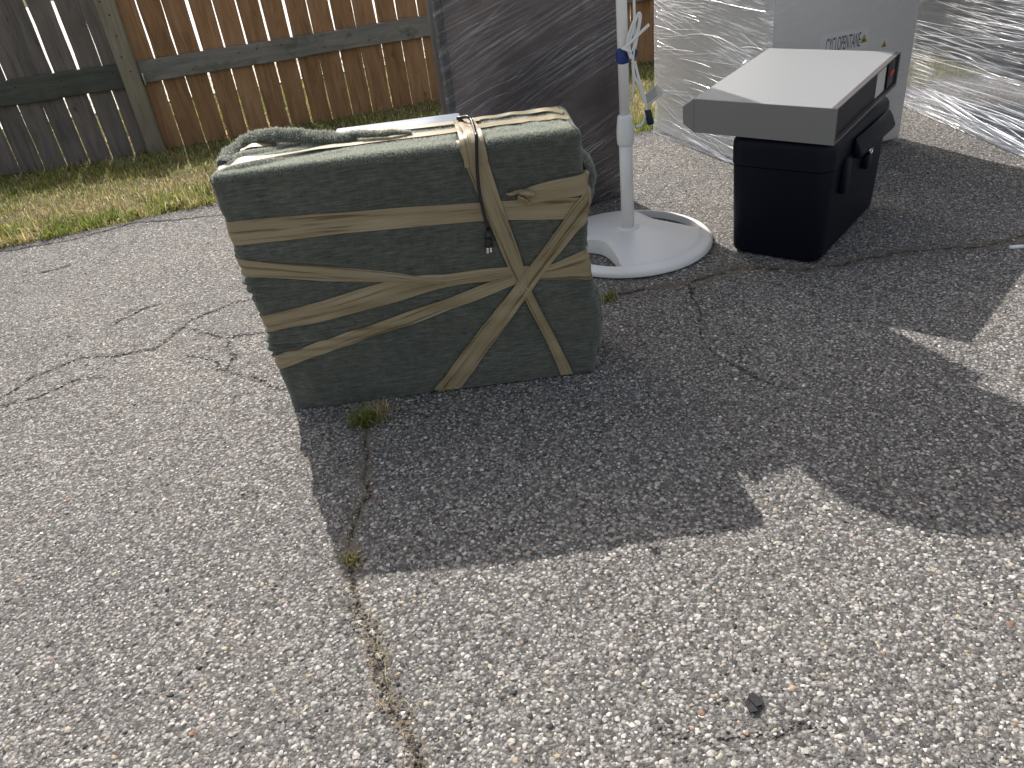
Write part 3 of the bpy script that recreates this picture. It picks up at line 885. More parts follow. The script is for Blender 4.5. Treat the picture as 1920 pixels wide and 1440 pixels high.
def creases(o, au, av, an, w, h, n, ang, spread, seed, parent, mat='crease', wid=(0.0006, 0.0020), length=(0.12, 0.6), bundles=7, zfloor=0.006):
    """drawn-out folds of the wrap: long low ridges lying on the film, in bundles"""
    rg = np.random.default_rng(seed)
    cu, cv, ca = rg.random(bundles) * w, rg.random(bundles) * h, rg.normal(ang, spread, bundles)
    V = []; F = []; uv = []
    for i in range(n):
        b = rg.integers(0, bundles)
        L = rg.uniform(*length); a = ca[b] + rg.normal(0, 0.03); r = rg.uniform(*wid)
        u0 = cu[b] + rg.normal(0, w * 0.22); v0 = cv[b] + rg.normal(0, h * 0.055)
        bend = rg.normal(0, 0.010)
        t = np.linspace(-0.5, 0.5, 9)
        uu = u0 + np.cos(a) * t * L - np.sin(a) * bend * (t * t * 4 - 1); vv = v0 + np.sin(a) * t * L + np.cos(a) * bend * (t * t * 4 - 1)
        k = (uu > 0.002) & (uu < w - 0.002) & (vv > zfloor) & (vv < h - 0.004)
        if k.sum() < 4: continue
        uu, vv, t2 = uu[k], vv[k], t[k]
        rr = r * np.sqrt(np.clip(1 - (2 * t2) ** 2, 0.02, 1)); m_ = len(uu); o0 = len(V)
        nx, ny = -np.sin(a), np.cos(a)
        for q in range(m_):
            for f, hh in ((-1, 0.0), (0.15, 1.5), (1, 0.0)):
                V.append(np.asarray(o) + np.asarray(au) * (uu[q] + nx * f * rr[q]) + np.asarray(av) * (vv[q] + ny * f * rr[q]) + np.asarray(an) * (0.003 + hh * rr[q]))
                uv.append((uu[q], vv[q]))
        for q in range(m_ - 1):
            for e in range(2): F.append((o0 + q * 3 + e, o0 + q * 3 + e + 1, o0 + q * 3 + 4 + e, o0 + q * 3 + 3 + e))
    ob = mesh('film_crease', np.array(V), F, M[mat], parent, uv=np.array(uv)); ob['kind'] = 'stuff'
    return ob

g = 0.004
pp = [pL - dP * (0.010 + g) - nP * 0.012, pL - dP * (0.010 + g) + nP * g, pR + dP * g + nP * g, pR + dP * g - nP * 0.078]
strip_film('stretch_wrap', pp, 0.006, HP + 0.004, M['film_panel'], panel, 0.0015, 61, 0.33)
creases(pL + nP * 0.005, dP, Z, nP, Lp, 0.95, 110, math.radians(20), 0.06, 610, panel, 'crease_soft', (0.0004, 0.0013), (0.08, 0.40), 16)

# ------------------------------------------------------------------ white fridge in stretch wrap
fC = np.array([1.0634, 2.8586, 0.0]); dF = unit([0.9539, 0.3001, 0.0]); LF = 0.655
eF = np.array([-dF[1], dF[0], 0.0]); LE = 0.808                        # from the corner back along the left side
fA = fC + eF * LE; fB = fC + dF * LF
HF = 1.62
fridge = thing('wrapped_fridge', fC + dF * LF / 2 + eF * LE / 2, 'tall white fridge in stretch wrap with a cyclopentane warning sticker', 'fridge')
box('cabinet', fC, dF, eF, Z, (0.004, 0.004, 0.012), (LF - 0.004, LE - 0.004, HF), M['fridge'], fridge, 0.006, 3)
box('plinth', fC, dF, eF, Z, (0.03, 0.03, 0.0), (LF - 0.03, LE - 0.03, 0.0115), M['recess'], fridge)
g = 0.003
fp = [fC + eF * (LE + g) + dF * 0.3, fC + eF * (LE + g) - dF * g, fC - dF * g - eF * g]
strip_film('stretch_wrap', fp, 0.004, HF, M['film_left'], fridge, 0.0015, 71, -0.12, flare=0.012)
creases(fA - dF * 0.0045, -eF, Z, -dF, LE, 0.80, 150, math.radians(-8), 0.13, 711, fridge, 'crease', (0.0005, 0.0021), (0.12, 0.6), 11)
fp = [fC - dF * g - eF * g, fB + dF * g - eF * g, fB + dF * g + eF * 0.3]
strip_film('stretch_wrap', fp, 0.006, HF, M['film_front'], fridge, 0.0015, 73, 0.2)
creases(fC - eF * 0.0045, dF, Z, -eF, LF, 0.75, 34, math.radians(10), 0.08, 731, fridge, 'crease_soft', (0.0003, 0.0008), (0.08, 0.3), 7)
V, F = tube_vf([fC - dF * 0.012 + eF * 0.13 + Z * z for z in (0.36, 0.375, 0.39, 0.40)], [0.004, 0.012, 0.013, 0.005], 12, 20)
V = V + 0.003 * np.stack([vnoise(V * 120, 1), vnoise(V * 120, 2), vnoise(V * 120, 3)], 1)
mesh('film_knot', V, F, M['white_plastic'], fridge)
nF = -eF                                                   # out of the stickered face
def on_fridge(x, y, lift=0.0):
    p = onplane(x, y, fC + nF * 0.0, nF); return (p - fC) @ dF, p[2]
# sticker: white strip, lettering, warning triangles
uT0, uT1 = on_fridge(1550, 82)[0], on_fridge(1615, 70)[0]; zT1 = on_fridge(1614, 60.5)[1]; zT0 = on_fridge(1614, 87)[1]
uS0, uS1 = on_fridge(1538, 82)[0], on_fridge(1629, 70)[0]; uG = on_fridge(1621, 72)[0]; uH, zH = on_fridge(1658, 88)
lab = box('sticker', fC - nF * 0.0036, dF, nF, Z, (uS0, 0, zT0 - 0.012), (uS1, 0.0006, zT1 + 0.012), M['sticker'], fridge)
def text_mesh(name, s, h, wscale, o, ax, az, mat, parent, lift):
    cu = bpy.data.curves.new(name, 'FONT'); cu.body = s; cu.size = 1.0; cu.resolution_u = 4
    t = bpy.data.objects.new(name, cu); COL.objects.link(t)
    bpy.context.view_layer.update()
    dg = bpy.context.evaluated_depsgraph_get()
    me = bpy.data.meshes.new_from_object(t.evaluated_get(dg))
    V = np.array([v.co for v in me.vertices]); F = [tuple(p.vertices) for p in me.polygons]
    bpy.data.objects.remove(t); bpy.data.curves.remove(cu)
    V -= V.min(0); k = h / V[:, 1].max(); kx = wscale / V[:, 0].max()
    W = np.asarray(o) + V[:, :1] * kx * np.asarray(ax) + V[:, 1:2] * k * np.asarray(az) + lift
    return mesh(name, W, F, mat, parent, smooth=False)
text_mesh('lettering', 'CYCLOPENTANE', zT1 - zT0, uT1 - uT0, fC + dF * uT0 + Z * zT0, dF, Z, M['ink'], lab, nF * -0.0025)
def triangle(u, z, s, parent, lift):
    def tri(k, lf, mat, nm):
        h = s * 0.92 * k; cz = z + s * 0.31
        c = fC + dF * u + Z * cz + nF * lf
        V = [c + dF * (-s / 2 * k) - Z * h * 0.36, c + dF * (s / 2 * k) - Z * h * 0.36, c + Z * h * 0.64]
        return mesh(nm, V, [(0, 1, 2)], mat, parent, smooth=False)
    tri(1.0, lift, M['inkblack'], 'triangle_border'); tri(0.80, lift + 0.0004, M['yellow'], 'warning_triangle')
    c = fC + dF * u + Z * (z + s * 0.10) + nF * (lift + 0.0008)
    f = [(-0.13, 0), (0.13, 0), (0.17, 0.14), (0.10, 0.22), (0.08, 0.34), (0.0, 0.24), (-0.04, 0.46), (-0.10, 0.28), (-0.17, 0.16)]
    mesh('flame', [c + dF * a * s + Z * b * s for a, b in f], [tuple(range(len(f)))], M['inkblack'], parent, smooth=False)
triangle(uG, zT0 + 0.012, 0.031, lab, -0.0025)
lab2 = box('small_sticker', fC - nF * 0.0036, dF, nF, Z, (uH - 0.018, 0, zH - 0.005), (uH + 0.018, 0.0006, zH + 0.031), M['sticker'], fridge)
triangle(uH, zH, 0.025, lab2, -0.0025)
# round wire clip that shows above the silver case on the fridge's side
cw = fC + eF * 0.10 - dF * 0.012 + Z * 0.39

# ------------------------------------------------------------------ dark cabinet raised on legs in stretch wrap, at the right edge
kA = np.array([1.97, 3.573, 0.0]); kB = np.array([1.988, 2.45, 0.0]); dK = unit(kB - kA); eK = np.array([-dK[1], dK[0], 0.0])
LK = np.linalg.norm(kB - kA)
if eK[0] < 0: eK = -eK
cab = thing('wrapped_cabinet', kA + dK * LK / 2 + eK * 0.3, 'dark legged cabinet in glossy stretch wrap at the right, beside the white fridge', 'cabinet')
box('body', kA, dK, eK, Z, (0.0, 0.0, 0.232), (LK, 0.62, 1.25), M['dark_item'], cab, 0.006)
for a in (0.30, LK - 0.07):
    for b in (0.44, 0.57):
        box('leg', kA, dK, eK, Z, (a, b, 0.0), (a + 0.04, b + 0.04, 0.2315), M['dark_item'], cab, 0.003)
kp = [kA + eK * 0.4 - dK * 0.012, kA - dK * 0.012 - eK * 0.012, kB + dK * 0.012 - eK * 0.012, kB + dK * 0.012 + eK * 0.4]
strip_film('stretch_wrap', kp, 0.004, 1.26, M['film_dark'], cab, 0.002, 81, 0.07, flare=0.02)
creases(kA - eK * 0.018, dK, Z, -eK, LK, 0.75, 190, math.radians(1), 0.04, 811, cab, 'crease_blue', (0.0005, 0.0019), (0.25, 1.1), 18)
creases(kA - eK * 0.022 + Z * 0.002, dK, Z, -eK, LK, 0.12, 60, math.radians(-4), 0.04, 812, cab, 'crease_blue', (0.001, 0.0030), (0.3, 0.9), 4)

# ------------------------------------------------------------------ fan stand
FC = np.array([0.440, 2.362, 0.0]); FR = 0.268
fan = thing('pedestal_fan', FC, 'white pedestal fan with round base and blue tape round its pole', 'fan')
def fan_base():
    nth, n1, n2 = 144, 22, 7
    b = 0.237; V = []; 
    def hole(th):
        best = 0
        for c in (math.radians(35), math.radians(215)):
            dd = abs((th - c + math.pi) % (2 * math.pi) - math.pi) / math.radians(38)
            if dd < 1: best = max(best, (1 - dd ** 2) ** 0.62)
        return best
    def top(r, th, dg):
        z = 0.018 + 0.040 * (1 - (r / FR) ** 2) ** 1.0
        plate = 1 / (1 + math.exp(min(40, max(-40, -(min(FR - 0.036 - r, dg - 0.018)) / 0.0012))))
        z += 0.0022 * plate
        e = FR - r
        if e < 0.008: z -= 0.008 - math.sqrt(max(0, 0.008 ** 2 - (0.008 - e) ** 2))
        return z
    rows = []
    for k in range(nth):
        th = 2 * math.pi * k / nth; h = hole(th); a = b - 0.118 * h
        col = []
        for i in range(n1 + 1):
            r = a * (i / n1) ** 0.85 if i else 0.0
            col.append((r, top(r, th, (a - r) if h > 0 else 1.0)))
        for i in range(n2 + 1):
            r = b + (FR - b) * (1 - (1 - i / n2) ** 1.6)
            col.append((r, top(r, th, -1)))
        col.append((FR, 0.004)); col.append((FR - 0.004, 0.0))
        rows.append((th, h, a, col))
    m_ = len(rows[0][3])
    for th, h, a, col in rows:
        for r, z in col: V.append(FC + [r * math.cos(th), r * math.sin(th), z])
    F = []
    for k in range(nth):
        k2 = (k + 1) % nth
        op = rows[k][1] > 0 or rows[k2][1] > 0
        for i in range(m_ - 1):
            if i == n1 and op: continue
            F.append((k * m_ + i, k * m_ + i + 1, k2 * m_ + i + 1, k2 * m_ + i))
    # walls of the two openings
    for k in range(nth):
        k2 = (k + 1) % nth
        if rows[k][1] > 0 or rows[k2][1] > 0:
            for i, flip in ((n1, False), (n1 + 1, True)):
                q = [k * m_ + i, k2 * m_ + i]
                o = len(V)
                for vi in q: V.append(np.array([V[vi][0], V[vi][1], 0.002]))
                f = (q[0], q[1], o + 1, o)
                F.append(f if flip else tuple(reversed(f)))
    return np.array(V), F
V, F = fan_base()
ob = mesh('base', V, F, M['white_plastic'], fan)
ob.data.polygons.foreach_set('use_smooth', np.ones(len(ob.data.polygons), dtype=bool))
es = ob.modifiers.new('edge', 'EDGE_SPLIT'); es.split_angle = math.radians(40)
V, F = lathe_vf(FC + [0, 0, 0.055], [(0.036, 0.000), (0.0355, 0.007), (0.033, 0.009), (0.0215, 0.0095)], 40)
mesh('socket_ring', V, F, M['white_plastic'], fan)
V, F = lathe_vf(FC + [0, 0, 0.058], [(0.0205, 0.0), (0.0205, 0.30)], 28); mesh('lower_tube', V, F, M['pole_white'], fan)
V, F = lathe_vf(FC + [0, 0, 0.325], [(0.0225, 0.0), (0.0252, 0.004), (0.0262, 0.02), (0.0265, 0.035), (0.0258, 0.05), (0.0235, 0.072), (0.0225, 0.082), (0.021, 0.088), (0.0165, 0.09)], 32)
mesh('height_collar', V, F, M['white_plastic'], fan)
V, F = lathe_vf(FC + [0, 0, 0.36], [(0.0155, 0.0), (0.0155, 0.66)], 28); mesh('upper_tube', V, F, M['pole_white'], fan)
# head in a wire cage, above the picture
hd = FC + np.array([-0.050, -0.04, 1.112]); hn = unit([0.25, -0.95, 0.12])
hx = unit(np.cross(Z, hn)); hy = np.cross(hn, hx)
def disc_lathe(c, n, x, y, prof, seg):
    V = []
    for r, a in prof:
        for k in range(seg):
            t = 2 * math.pi * k / seg
            V.append(c + n * a + x * r * math.cos(t) + y * r * math.sin(t))
    F = [tuple(f) for f in grid_faces(seg, len(prof), True)]
    F.append(tuple(range(seg - 1, -1, -1))); F.append(tuple((len(prof) - 1) * seg + k for k in range(seg)))
    return np.array(V), F
V, F = disc_lathe(hd, hn, hx, hy, [(0.10, -0.085), (0.21, -0.07), (0.258, -0.025), (0.264, 0.0), (0.258, 0.025), (0.21, 0.07), (0.08, 0.09)], 48)
mesh('fan_head', V, F, M['white_plastic'], fan)
V, F = disc_lathe(hd, -hn, hx, -hy, [(0.065, 0.07), (0.07, 0.14), (0.05, 0.17)], 28)
mesh('motor_housing', V, F, M['white_plastic'], fan)
# blue tape round the pole, cord bundle, tag and plug
def fp_at(x, y, dy=0.0):
    return onplane(x, y, FC + [0, dy, 0], np.array([0, 1.0, 0]))
V, F = lathe_vf(fp_at(1172, 118) * [0, 0, 1] + FC * [1, 1, 0], [(0.0165, 0.0), (0.0195, 0.002), (0.0205, 0.014), (0.0192, 0.026), (0.0198, 0.038), (0.0165, 0.041)], 24)
V = V + 0.0022 * np.stack([vnoise(V * 60, 1), vnoise(V * 60, 2), vnoise(V * 60, 3) * 1.6], 1)
tp = mesh('blue_tape', V, F, M['blue'], fan)
fl_pts = [fp_at(1180, 96, -0.02), fp_at(1190, 92, -0.022), fp_at(1197, 95, -0.02), fp_at(1194, 106, -0.022), fp_at(1184, 112, -0.024), fp_at(1176, 104, -0.026)]
V = np.array(fl_pts + [p + [0, 0.006, 0] for p in fl_pts]); n_ = len(fl_pts)
F = [tuple(range(n_)), tuple(reversed(range(n_, 2 * n_)))] + [(i, n_ + i, n_ + (i + 1) % n_, (i + 1) % n_) for i in range(n_)]
mesh('tape_tail', V, F, M['blue'], tp, smooth=False)
cord = None
def fan_cord(pts, r=0.0038, dys=None):
    P = [fp_at(x, y, d) for x, y, d in pts]
    return tube_vf(P, r, 8, len(pts) * 8)
parts = [
    fan_cord([(1188, -40, -0.012), (1189, 10, -0.014), (1190, 60, -0.016), (1188, 98, -0.02), (1186, 118, -0.02)]),
    fan_cord([(1183, 110, -0.028), (1176, 84, -0.03), (1184, 50, -0.03), (1195, 30, -0.03), (1199, 36, -0.03), (1194, 64, -0.03), (1186, 96, -0.03)]),
    fan_cord([(1187, 112, -0.026), (1180, 88, -0.03), (1187, 54, -0.03), (1196, 27, -0.032), (1201, 30, -0.03), (1197, 58, -0.028), (1190, 92, -0.03)]),
    fan_cord([(1168, 92, -0.024), (1180, 82, -0.036), (1196, 66, -0.036), (1217, 46, -0.03)], 0.0042),
    fan_cord([(1166, 90, -0.022), (1174, 93, -0.034), (1184, 98, -0.034)], 0.0042),
    fan_cord([(1187, 115, -0.018), (1189, 140, -0.016), (1198, 160, -0.014), (1205, 180, -0.012), (1212, 205, -0.012), (1204, 232, -0.012), (1192, 238, -0.012)]),
    fan_cord([(1190, 115, -0.018), (1196, 140, -0.016), (1204, 168, -0.014), (1210, 188, -0.012), (1213, 208, -0.012)]),
    fan_cord([(1186, 120, -0.012), (1188, 150, -0.01), (1186, 175, -0.008), (1184, 190, 0.0)]),
]
V, F = join_vf(parts)
cord = mesh('power_cord', V, F, M['cord_white'], fan)
# plug
a, b = fp_at(1214, 205, -0.012), fp_at(1220, 233, -0.012); ax = unit(b - a); sx = unit(np.cross(ax, [0, 1, 0])); 
L = np.linalg.norm(b - a)
ob = box('plug', a, sx, [0, 1, 0], ax, (-0.0095, -0.010, 0), (0.0095, 0.010, L), M['navy'], cord, 0.003)
V, F = join_vf([box_vf(a, sx, np.array([0, 1.0, 0]), ax, (-0.005, -0.003, L - 0.001), (-0.0035, 0.003, L + 0.013)), box_vf(a, sx, np.array([0, 1.0, 0]), ax, (0.0035, -0.003, L - 0.001), (0.005, 0.003, L + 0.013))])
mesh('prong', V, F, M['chrome'], cord, smooth=False)
tg = [fp_at(1203, 182, -0.012), fp_at(1232, 158, -0.012), fp_at(1244, 176, -0.012), fp_at(1212, 202, -0.012)]
V = np.array(tg + [p + [0, 0.001, 0] for p in tg])
ob = mesh('tag', V, [(0, 1, 2, 3), (7, 6, 5, 4), (0, 4, 5, 1), (1, 5, 6, 2), (2, 6, 7, 3), (3, 7, 4, 0)], M['label'], fan, smooth=False)
# two printed lines on the tag
for f0 in (0.12, 0.30, 0.48, 0.66):
    q = [tg[0] + (tg[3] - tg[0]) * f0, tg[1] + (tg[2] - tg[1]) * f0]
    p0 = q[0] + (q[1] - q[0]) * 0.12 + [0, -0.0006, 0]; p1 = q[0] + (q[1] - q[0]) * (0.86 - 0.2 * f0) + [0, -0.0006, 0]
    w = (tg[3] - tg[0]) * 0.055
    mesh('printed_line', [p0, p1, p1 + w, p0 + w], [(0, 1, 2, 3)], M['frame_grey'], ob, smooth=False)

# ------------------------------------------------------------------ black fire safe
sC = gnd(1532, 498); sL = gnd(1374, 472); 
dS = unit(sL - sC); WS = 0.272
eS = np.array([dS[1], -dS[0], 0.0]); LS = 0.535
if eS[1] < 0: eS = -eS
safe = thing('fire_safe', sC + dS * WS / 2 + eS * LS / 2, 'black lockable fire safe chest on the pavement under the silver case', 'safe')
def rounded_rect(w, l, r, n=6):
    pts = []
    for cx_, cy_, a0 in ((w - r, l - r, 0), (r, l - r, 90), (r, r, 180), (w - r, r, 270)):
        for k in range(n + 1):
            a = math.radians(a0 + 90 * k / n)
            pts.append((cx_ + r * math.cos(a), cy_ + r * math.sin(a)))
    return np.array(pts)
def loft_box(name, rows, w, l, mat, parent, r=0.022):
    """rows: (z, grow, corner) stacked rounded rectangles"""
    V = []; n = None
    for z, gr, rr in rows:
        p = rounded_rect(w + 2 * gr, l + 2 * gr, rr) - gr
        n = len(p)
        for x, y in p: V.append(sC + dS * x + eS * y + Z * z)
    F = [tuple(f) for f in grid_faces(n, len(rows), True)]
    F = [tuple(reversed(f)) for f in F]
    F.append(tuple(range(n))); F.append(tuple((len(rows) - 1) * n + k for k in reversed(range(n))))
    ob = mesh(name, V, F, mat, parent)
    es = ob.modifiers.new('edge', 'EDGE_SPLIT'); es.split_angle = math.radians(50)
    return ob
loft_box('body', [(0.0, -0.014, 0.030), (0.005, -0.005, 0.036), (0.014, 0.0, 0.040), (0.272, 0.009, 0.044), (0.2735, 0.007, 0.042)], WS, LS, M['safe'], safe)
loft_box('lid', [(0.2745, 0.008, 0.042), (0.2755, 0.0115, 0.046), (0.328, 0.012, 0.046), (0.342, 0.010, 0.044), (0.352, 0.004, 0.040), (0.3565, -0.006, 0.034), (0.3575, -0.018, 0.03)], WS, LS, M['safe'], safe)
# front face of the safe looks along -dS; latch hood, pull tab and key lock
nS = -dS
def on_safe(x, y, off=0.010):
    p0 = sC + nS * off; p = onplane(x, y, p0, nS); return (p - sC) @ eS, p[2]
ua, za = on_safe(1597, 272); ub, zb = on_safe(1660, 228)
hood = [(0.0, 0.008), (0.0, 0.026), (0.010, 0.040), (0.050, 0.044), (0.058, 0.038), (0.058, 0.008)]
V = []
for u in (ua, ub):
    for z, q in [(0.0, 0.006), (0.0, 0.030), (0.012, 0.034), (0.040, 0.022), (0.058, 0.010)]:
        V.append(sC + eS * u + nS * (0.008 + q) + Z * (0.268 + z))
n_ = 5
F = [(i, i + 1, n_ + i + 1, n_ + i) for i in range(n_ - 1)] + [(4, 0, n_, n_ + 4), tuple(reversed(range(n_))), tuple(range(n_, 2 * n_))]
add_bevel(mesh('latch', V, F, M['safe'], safe), 0.004)
u1, z1 = on_safe(1583, 300); u2, z2 = on_safe(1598, 350)
box('pull_tab', sC, eS, nS, Z, (u1 - 0.012, 0.006, 0.185), (u1 + 0.030, 0.024, 0.285), M['safe'], safe, 0.004)
u1, z1 = on_safe(1621, 300)
box('hinge_block', sC, eS, nS, Z, (u1 - 0.02, 0.006, z1 - 0.022), (u1 + 0.025, 0.026, z1 + 0.02), M['safe'], safe, 0.004)
u1, z1 = on_safe(1638, 281, 0.03)
kc = sC + eS * u1 + nS * 0.014 + Z * z1
V, F = disc_lathe(kc, nS, eS, Z, [(0.0135, -0.002), (0.0135, 0.010), (0.012, 0.012), (0.0105, 0.012), (0.0100, 0.0105), (0.004, 0.0105)], 26)
lk = mesh('key_lock', V, F, M['chrome'], safe)
box('keyhole', kc, eS, nS, Z, (-0.001, 0.0102, -0.006), (0.001, 0.0112, 0.006), M['inkblack'], lk)

# ------------------------------------------------------------------ silver case lying on the safe, tilted a little
B0 = np.array([0.9237, 1.9934, 0.357])
LD = 0.4032; DD = 0.5298; zt0 = 0.0977
_yw, _pt, _rl = 2.4083, 0.066, 0.0157
dD = np.array([math.cos(_yw) * math.cos(_rl), math.sin(_yw) * math.cos(_rl), math.sin(_rl)])   # along the silver end, right to left
eD2 = np.array([math.sin(_yw), -math.cos(_yw), 0.0]); eD2 = eD2 if eD2[1] > 0 else -eD2
eD = eD2.copy()
eD2 = eD2 * math.cos(_pt) + Z * math.sin(_pt); eD2 = unit(eD2 - dD * (dD @ eD2)); uD = unit(np.cross(eD2, dD))
if uD[2] < 0: uD = -uD
case = thing('silver_case', B0 + dD * 0.2 + eD * 0.3, 'flat silver grey electronics case lying across the black fire safe', 'electronics case')
sec = [(0.0, 0.0), (0.0, zt0), (LD, zt0), (LD + 0.035, zt0 - 0.024), (LD + 0.035, 0.024), (LD, 0.0)]
def case_pt(a, b, c): return B0 + dD * a + eD2 * b + uD * c
# shell: a prism with a shallow opening on the back (the face at a = 0)
V = []; 
for b in (0.0, DD):
    for a, c in sec: V.append(case_pt(a + 0.014 if a == 0 else a, b, c))
F = [tuple(range(5, -1, -1)), tuple(range(6, 12))] + [(i, (i + 1) % 6, 6 + (i + 1) % 6, 6 + i) for i in range(6)]
sh = mesh('shell', V, F, M['silver'], case, smooth=False); 
bpy_fix = sh.data
import bmesh
bm = bmesh.new(); bm.from_mesh(sh.data); bmesh.ops.recalc_face_normals(bm, faces=bm.faces); bm.to_mesh(sh.data); bm.free()
add_bevel(sh, 0.0022, 2)
# end plates painted darker for shade, the near one with the bezel's own end piece
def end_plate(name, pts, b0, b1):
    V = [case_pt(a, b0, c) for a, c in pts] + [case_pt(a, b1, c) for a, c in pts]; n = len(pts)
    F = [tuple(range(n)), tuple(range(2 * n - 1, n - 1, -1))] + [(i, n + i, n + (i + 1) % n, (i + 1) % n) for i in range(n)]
    ob = mesh(name, V, F, M['end_shaded'], case, smooth=False)
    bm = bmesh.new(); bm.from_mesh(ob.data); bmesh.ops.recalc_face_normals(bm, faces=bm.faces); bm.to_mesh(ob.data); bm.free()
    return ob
end_plate('shaded_end_panel', [(0.0005, 0.001), (LD - 0.0012, 0.001), (LD - 0.0012, zt0 - 0.001), (0.0005, zt0 - 0.001)], -0.0022, -0.0002)
end_plate('shaded_bezel_end', [(LD, 0.001), (LD + 0.0342, 0.0245), (LD + 0.0342, zt0 - 0.0245), (LD, zt0 - 0.001)], -0.0024, -0.0002)
# rim round the recess
rim = [box_vf(B0, dD, eD2, uD, (0.0, 0.0, 0.0), (0.0138, DD, 0.008)), box_vf(B0, dD, eD2, uD, (0.0, 0.0, zt0 - 0.004), (0.0138, DD, zt0 - 0.0003)),
       box_vf(B0, dD, eD2, uD, (0.0, 0.0, 0.0082), (0.0138, 0.006, zt0 - 0.0042)), box_vf(B0, dD, eD2, uD, (0.0, DD - 0.006, 0.0082), (0.0138, DD, zt0 - 0.0042))]
V, F = join_vf(rim); ob = mesh('back_rim', V, F, M['frame_grey'], case, smooth=False)
bm = bmesh.new(); bm.from_mesh(ob.data); bmesh.ops.recalc_face_normals(bm, faces=bm.faces); bm.to_mesh(ob.data); bm.free()
box('back_plate', B0, dD, eD2, uD, (0.0100, 0.0062, 0.0082), (0.0137, DD - 0.0062, zt0 - 0.0042), M['recess'], case)
nD = -dD
def on_case(x, y):
    p = onplane(x, y, B0 + dD * 0.010, unit(np.cross(eD2, uD))); return (p - B0) @ eD2, (p - B0) @ uD
c4 = [on_case(*q) for q in ((1644, 143), (1660, 133), (1657, 168), (1641, 182))]
bs = sorted(c[0] for c in c4)
box('rating_label', B0, dD, eD2, uD, (0.0092, (bs[0] + bs[1]) / 2, 0.013), (0.0098, (bs[2] + bs[3]) / 2, zt0 - 0.012), M['label'], case)
b1, c1 = on_case(1668, 150)
sk = box('power_socket', B0, dD, eD2, uD, (0.0050, b1 - 0.045, 0.014), (0.0098, b1 + 0.05, zt0 - 0.010), M['black'], case, 0.003)
b2, c2 = on_case(1668, 136)
box('switch', B0, dD, eD2, uD, (0.0020, b2 - 0.022, c2 - 0.007), (0.0049, b2 + 0.02, c2 + 0.007), M['red'], sk, 0.001)

# ------------------------------------------------------------------ the green blanket-wrapped box
X0, X1, Y0, Y1, HB, RB = -0.552, 0.210, 1.603, 1.835, 0.588, 0.020
LX, LY = X1 - X0, Y1 - Y0
ARC = RB * math.pi / 2
SF = LX - 2 * RB; SS_ = LY - 2 * RB
PER = 2 * SF + 2 * SS_ + 4 * ARC
def ploop(s):
    """s = 0 at the left end of the straight front, rising to the right, then back round"""
    s = np.mod(np.asarray(s, float), PER)
    P = np.zeros((*s.shape, 2)); N = np.zeros((*s.shape, 2))
    segs = [(SF, 'f'), (ARC, 'rf'), (SS_, 'r'), (ARC, 'rb'), (SF, 'b'), (ARC, 'lb'), (SS_, 'l'), (ARC, 'lf')]
    s0 = 0
    for L_, k in segs:
        mk = (s >= s0) & (s <= s0 + L_ + 1e-9); t = (s - s0)[mk]; s0 += L_
        if k == 'f': P[mk] = np.stack([X0 + RB + t, 0 * t + Y0], -1); N[mk] = (0, -1)
        elif k == 'r': P[mk] = np.stack([0 * t + X1, Y0 + RB + t], -1); N[mk] = (1, 0)
        elif k == 'b': P[mk] = np.stack([X1 - RB - t, 0 * t + Y1], -1); N[mk] = (0, 1)
        elif k == 'l': P[mk] = np.stack([0 * t + X0, Y1 - RB - t], -1); N[mk] = (-1, 0)
        else:
            c, a0 = {'rf': ((X1 - RB, Y0 + RB), -90), 'rb': ((X1 - RB, Y1 - RB), 0), 'lb': ((X0 + RB, Y1 - RB), 90), 'lf': ((X0 + RB, Y0 + RB), 180)}[k]
            a = math.radians(a0) + t / RB
            n = np.stack([np.cos(a), np.sin(a)], -1); N[mk] = n; P[mk] = np.array(c) + RB * n
    return P, N

def front_sv(x, y):
    """pixel on the front plane -> (s, z)"""
    p = onplane(x, y, (0, Y0, 0), np.array([0, -1.0, 0]))
    # undo the slight spread of the sides
    return p[0] - (X0 + RB), p[2]

def warp_x(x, z):
    k = (x - X0) / LX
    left = np.interp(z, [0, 0.19, 0.25, 0.44, 0.588], [0.007, 0.001, -0.001, -0.011, -0.024])
    right = np.interp(z, [0, 0.04, 0.10, 0.17, 0.235, 0.30, 0.45, 0.588], [0.000, 0.010, 0.018, 0.016, 0.008, 0.003, 0.004, -0.004])
    return x + left * np.clip(1 - k, 0, 1) ** 5 + right * np.clip(k, 0, 1) ** 14

TAPES = [  # pixel centre line and width in pixels; a tape later in the list lies over the earlier
    [(396, 447, 42), (428, 440, 42), (600, 422, 40), (760, 408, 38), (920, 396, 35), (1010, 393, 37), (1093, 390, 39), (1130, 387, 40)],
    [(418, 494, 34), (450, 500, 33), (620, 513, 26), (720, 519, 19), (790, 524, 11), (830, 528, 10), (880, 523, 14), (965, 512, 16)],
    [(460, 616, 32), (490, 610, 32), (620, 579, 39), (720, 550, 40), (790, 533, 34), (840, 525, 24), (905, 516, 24), (965, 513, 26), (1030, 511, 28), (1070, 503, 42), (1102, 497, 56), (1140, 490, 60)],
    [(486, 690, 24), (515, 681, 25), (570, 662, 24), (700, 619, 23), (820, 577, 23), (915, 541, 21), (965, 524, 16)],
    [(874, 250, 44), (884, 277, 45), (920, 376, 37), (956, 470, 32), (970, 506, 26), (984, 540, 19), (1028, 630, 18), (1059, 694, 21), (1065, 706, 22)],
    [(1134, 336, 40), (1098, 384, 38), (1054, 442, 31), (991, 526, 29), (945, 587, 33), (840, 726, 38), (834, 734, 38)],
    [(1150, 322, 36), (1093, 344, 39), (1040, 355, 37), (1005, 362, 33), (985, 366, 27), (970, 366, 20)],
]
TAPE_SV = []
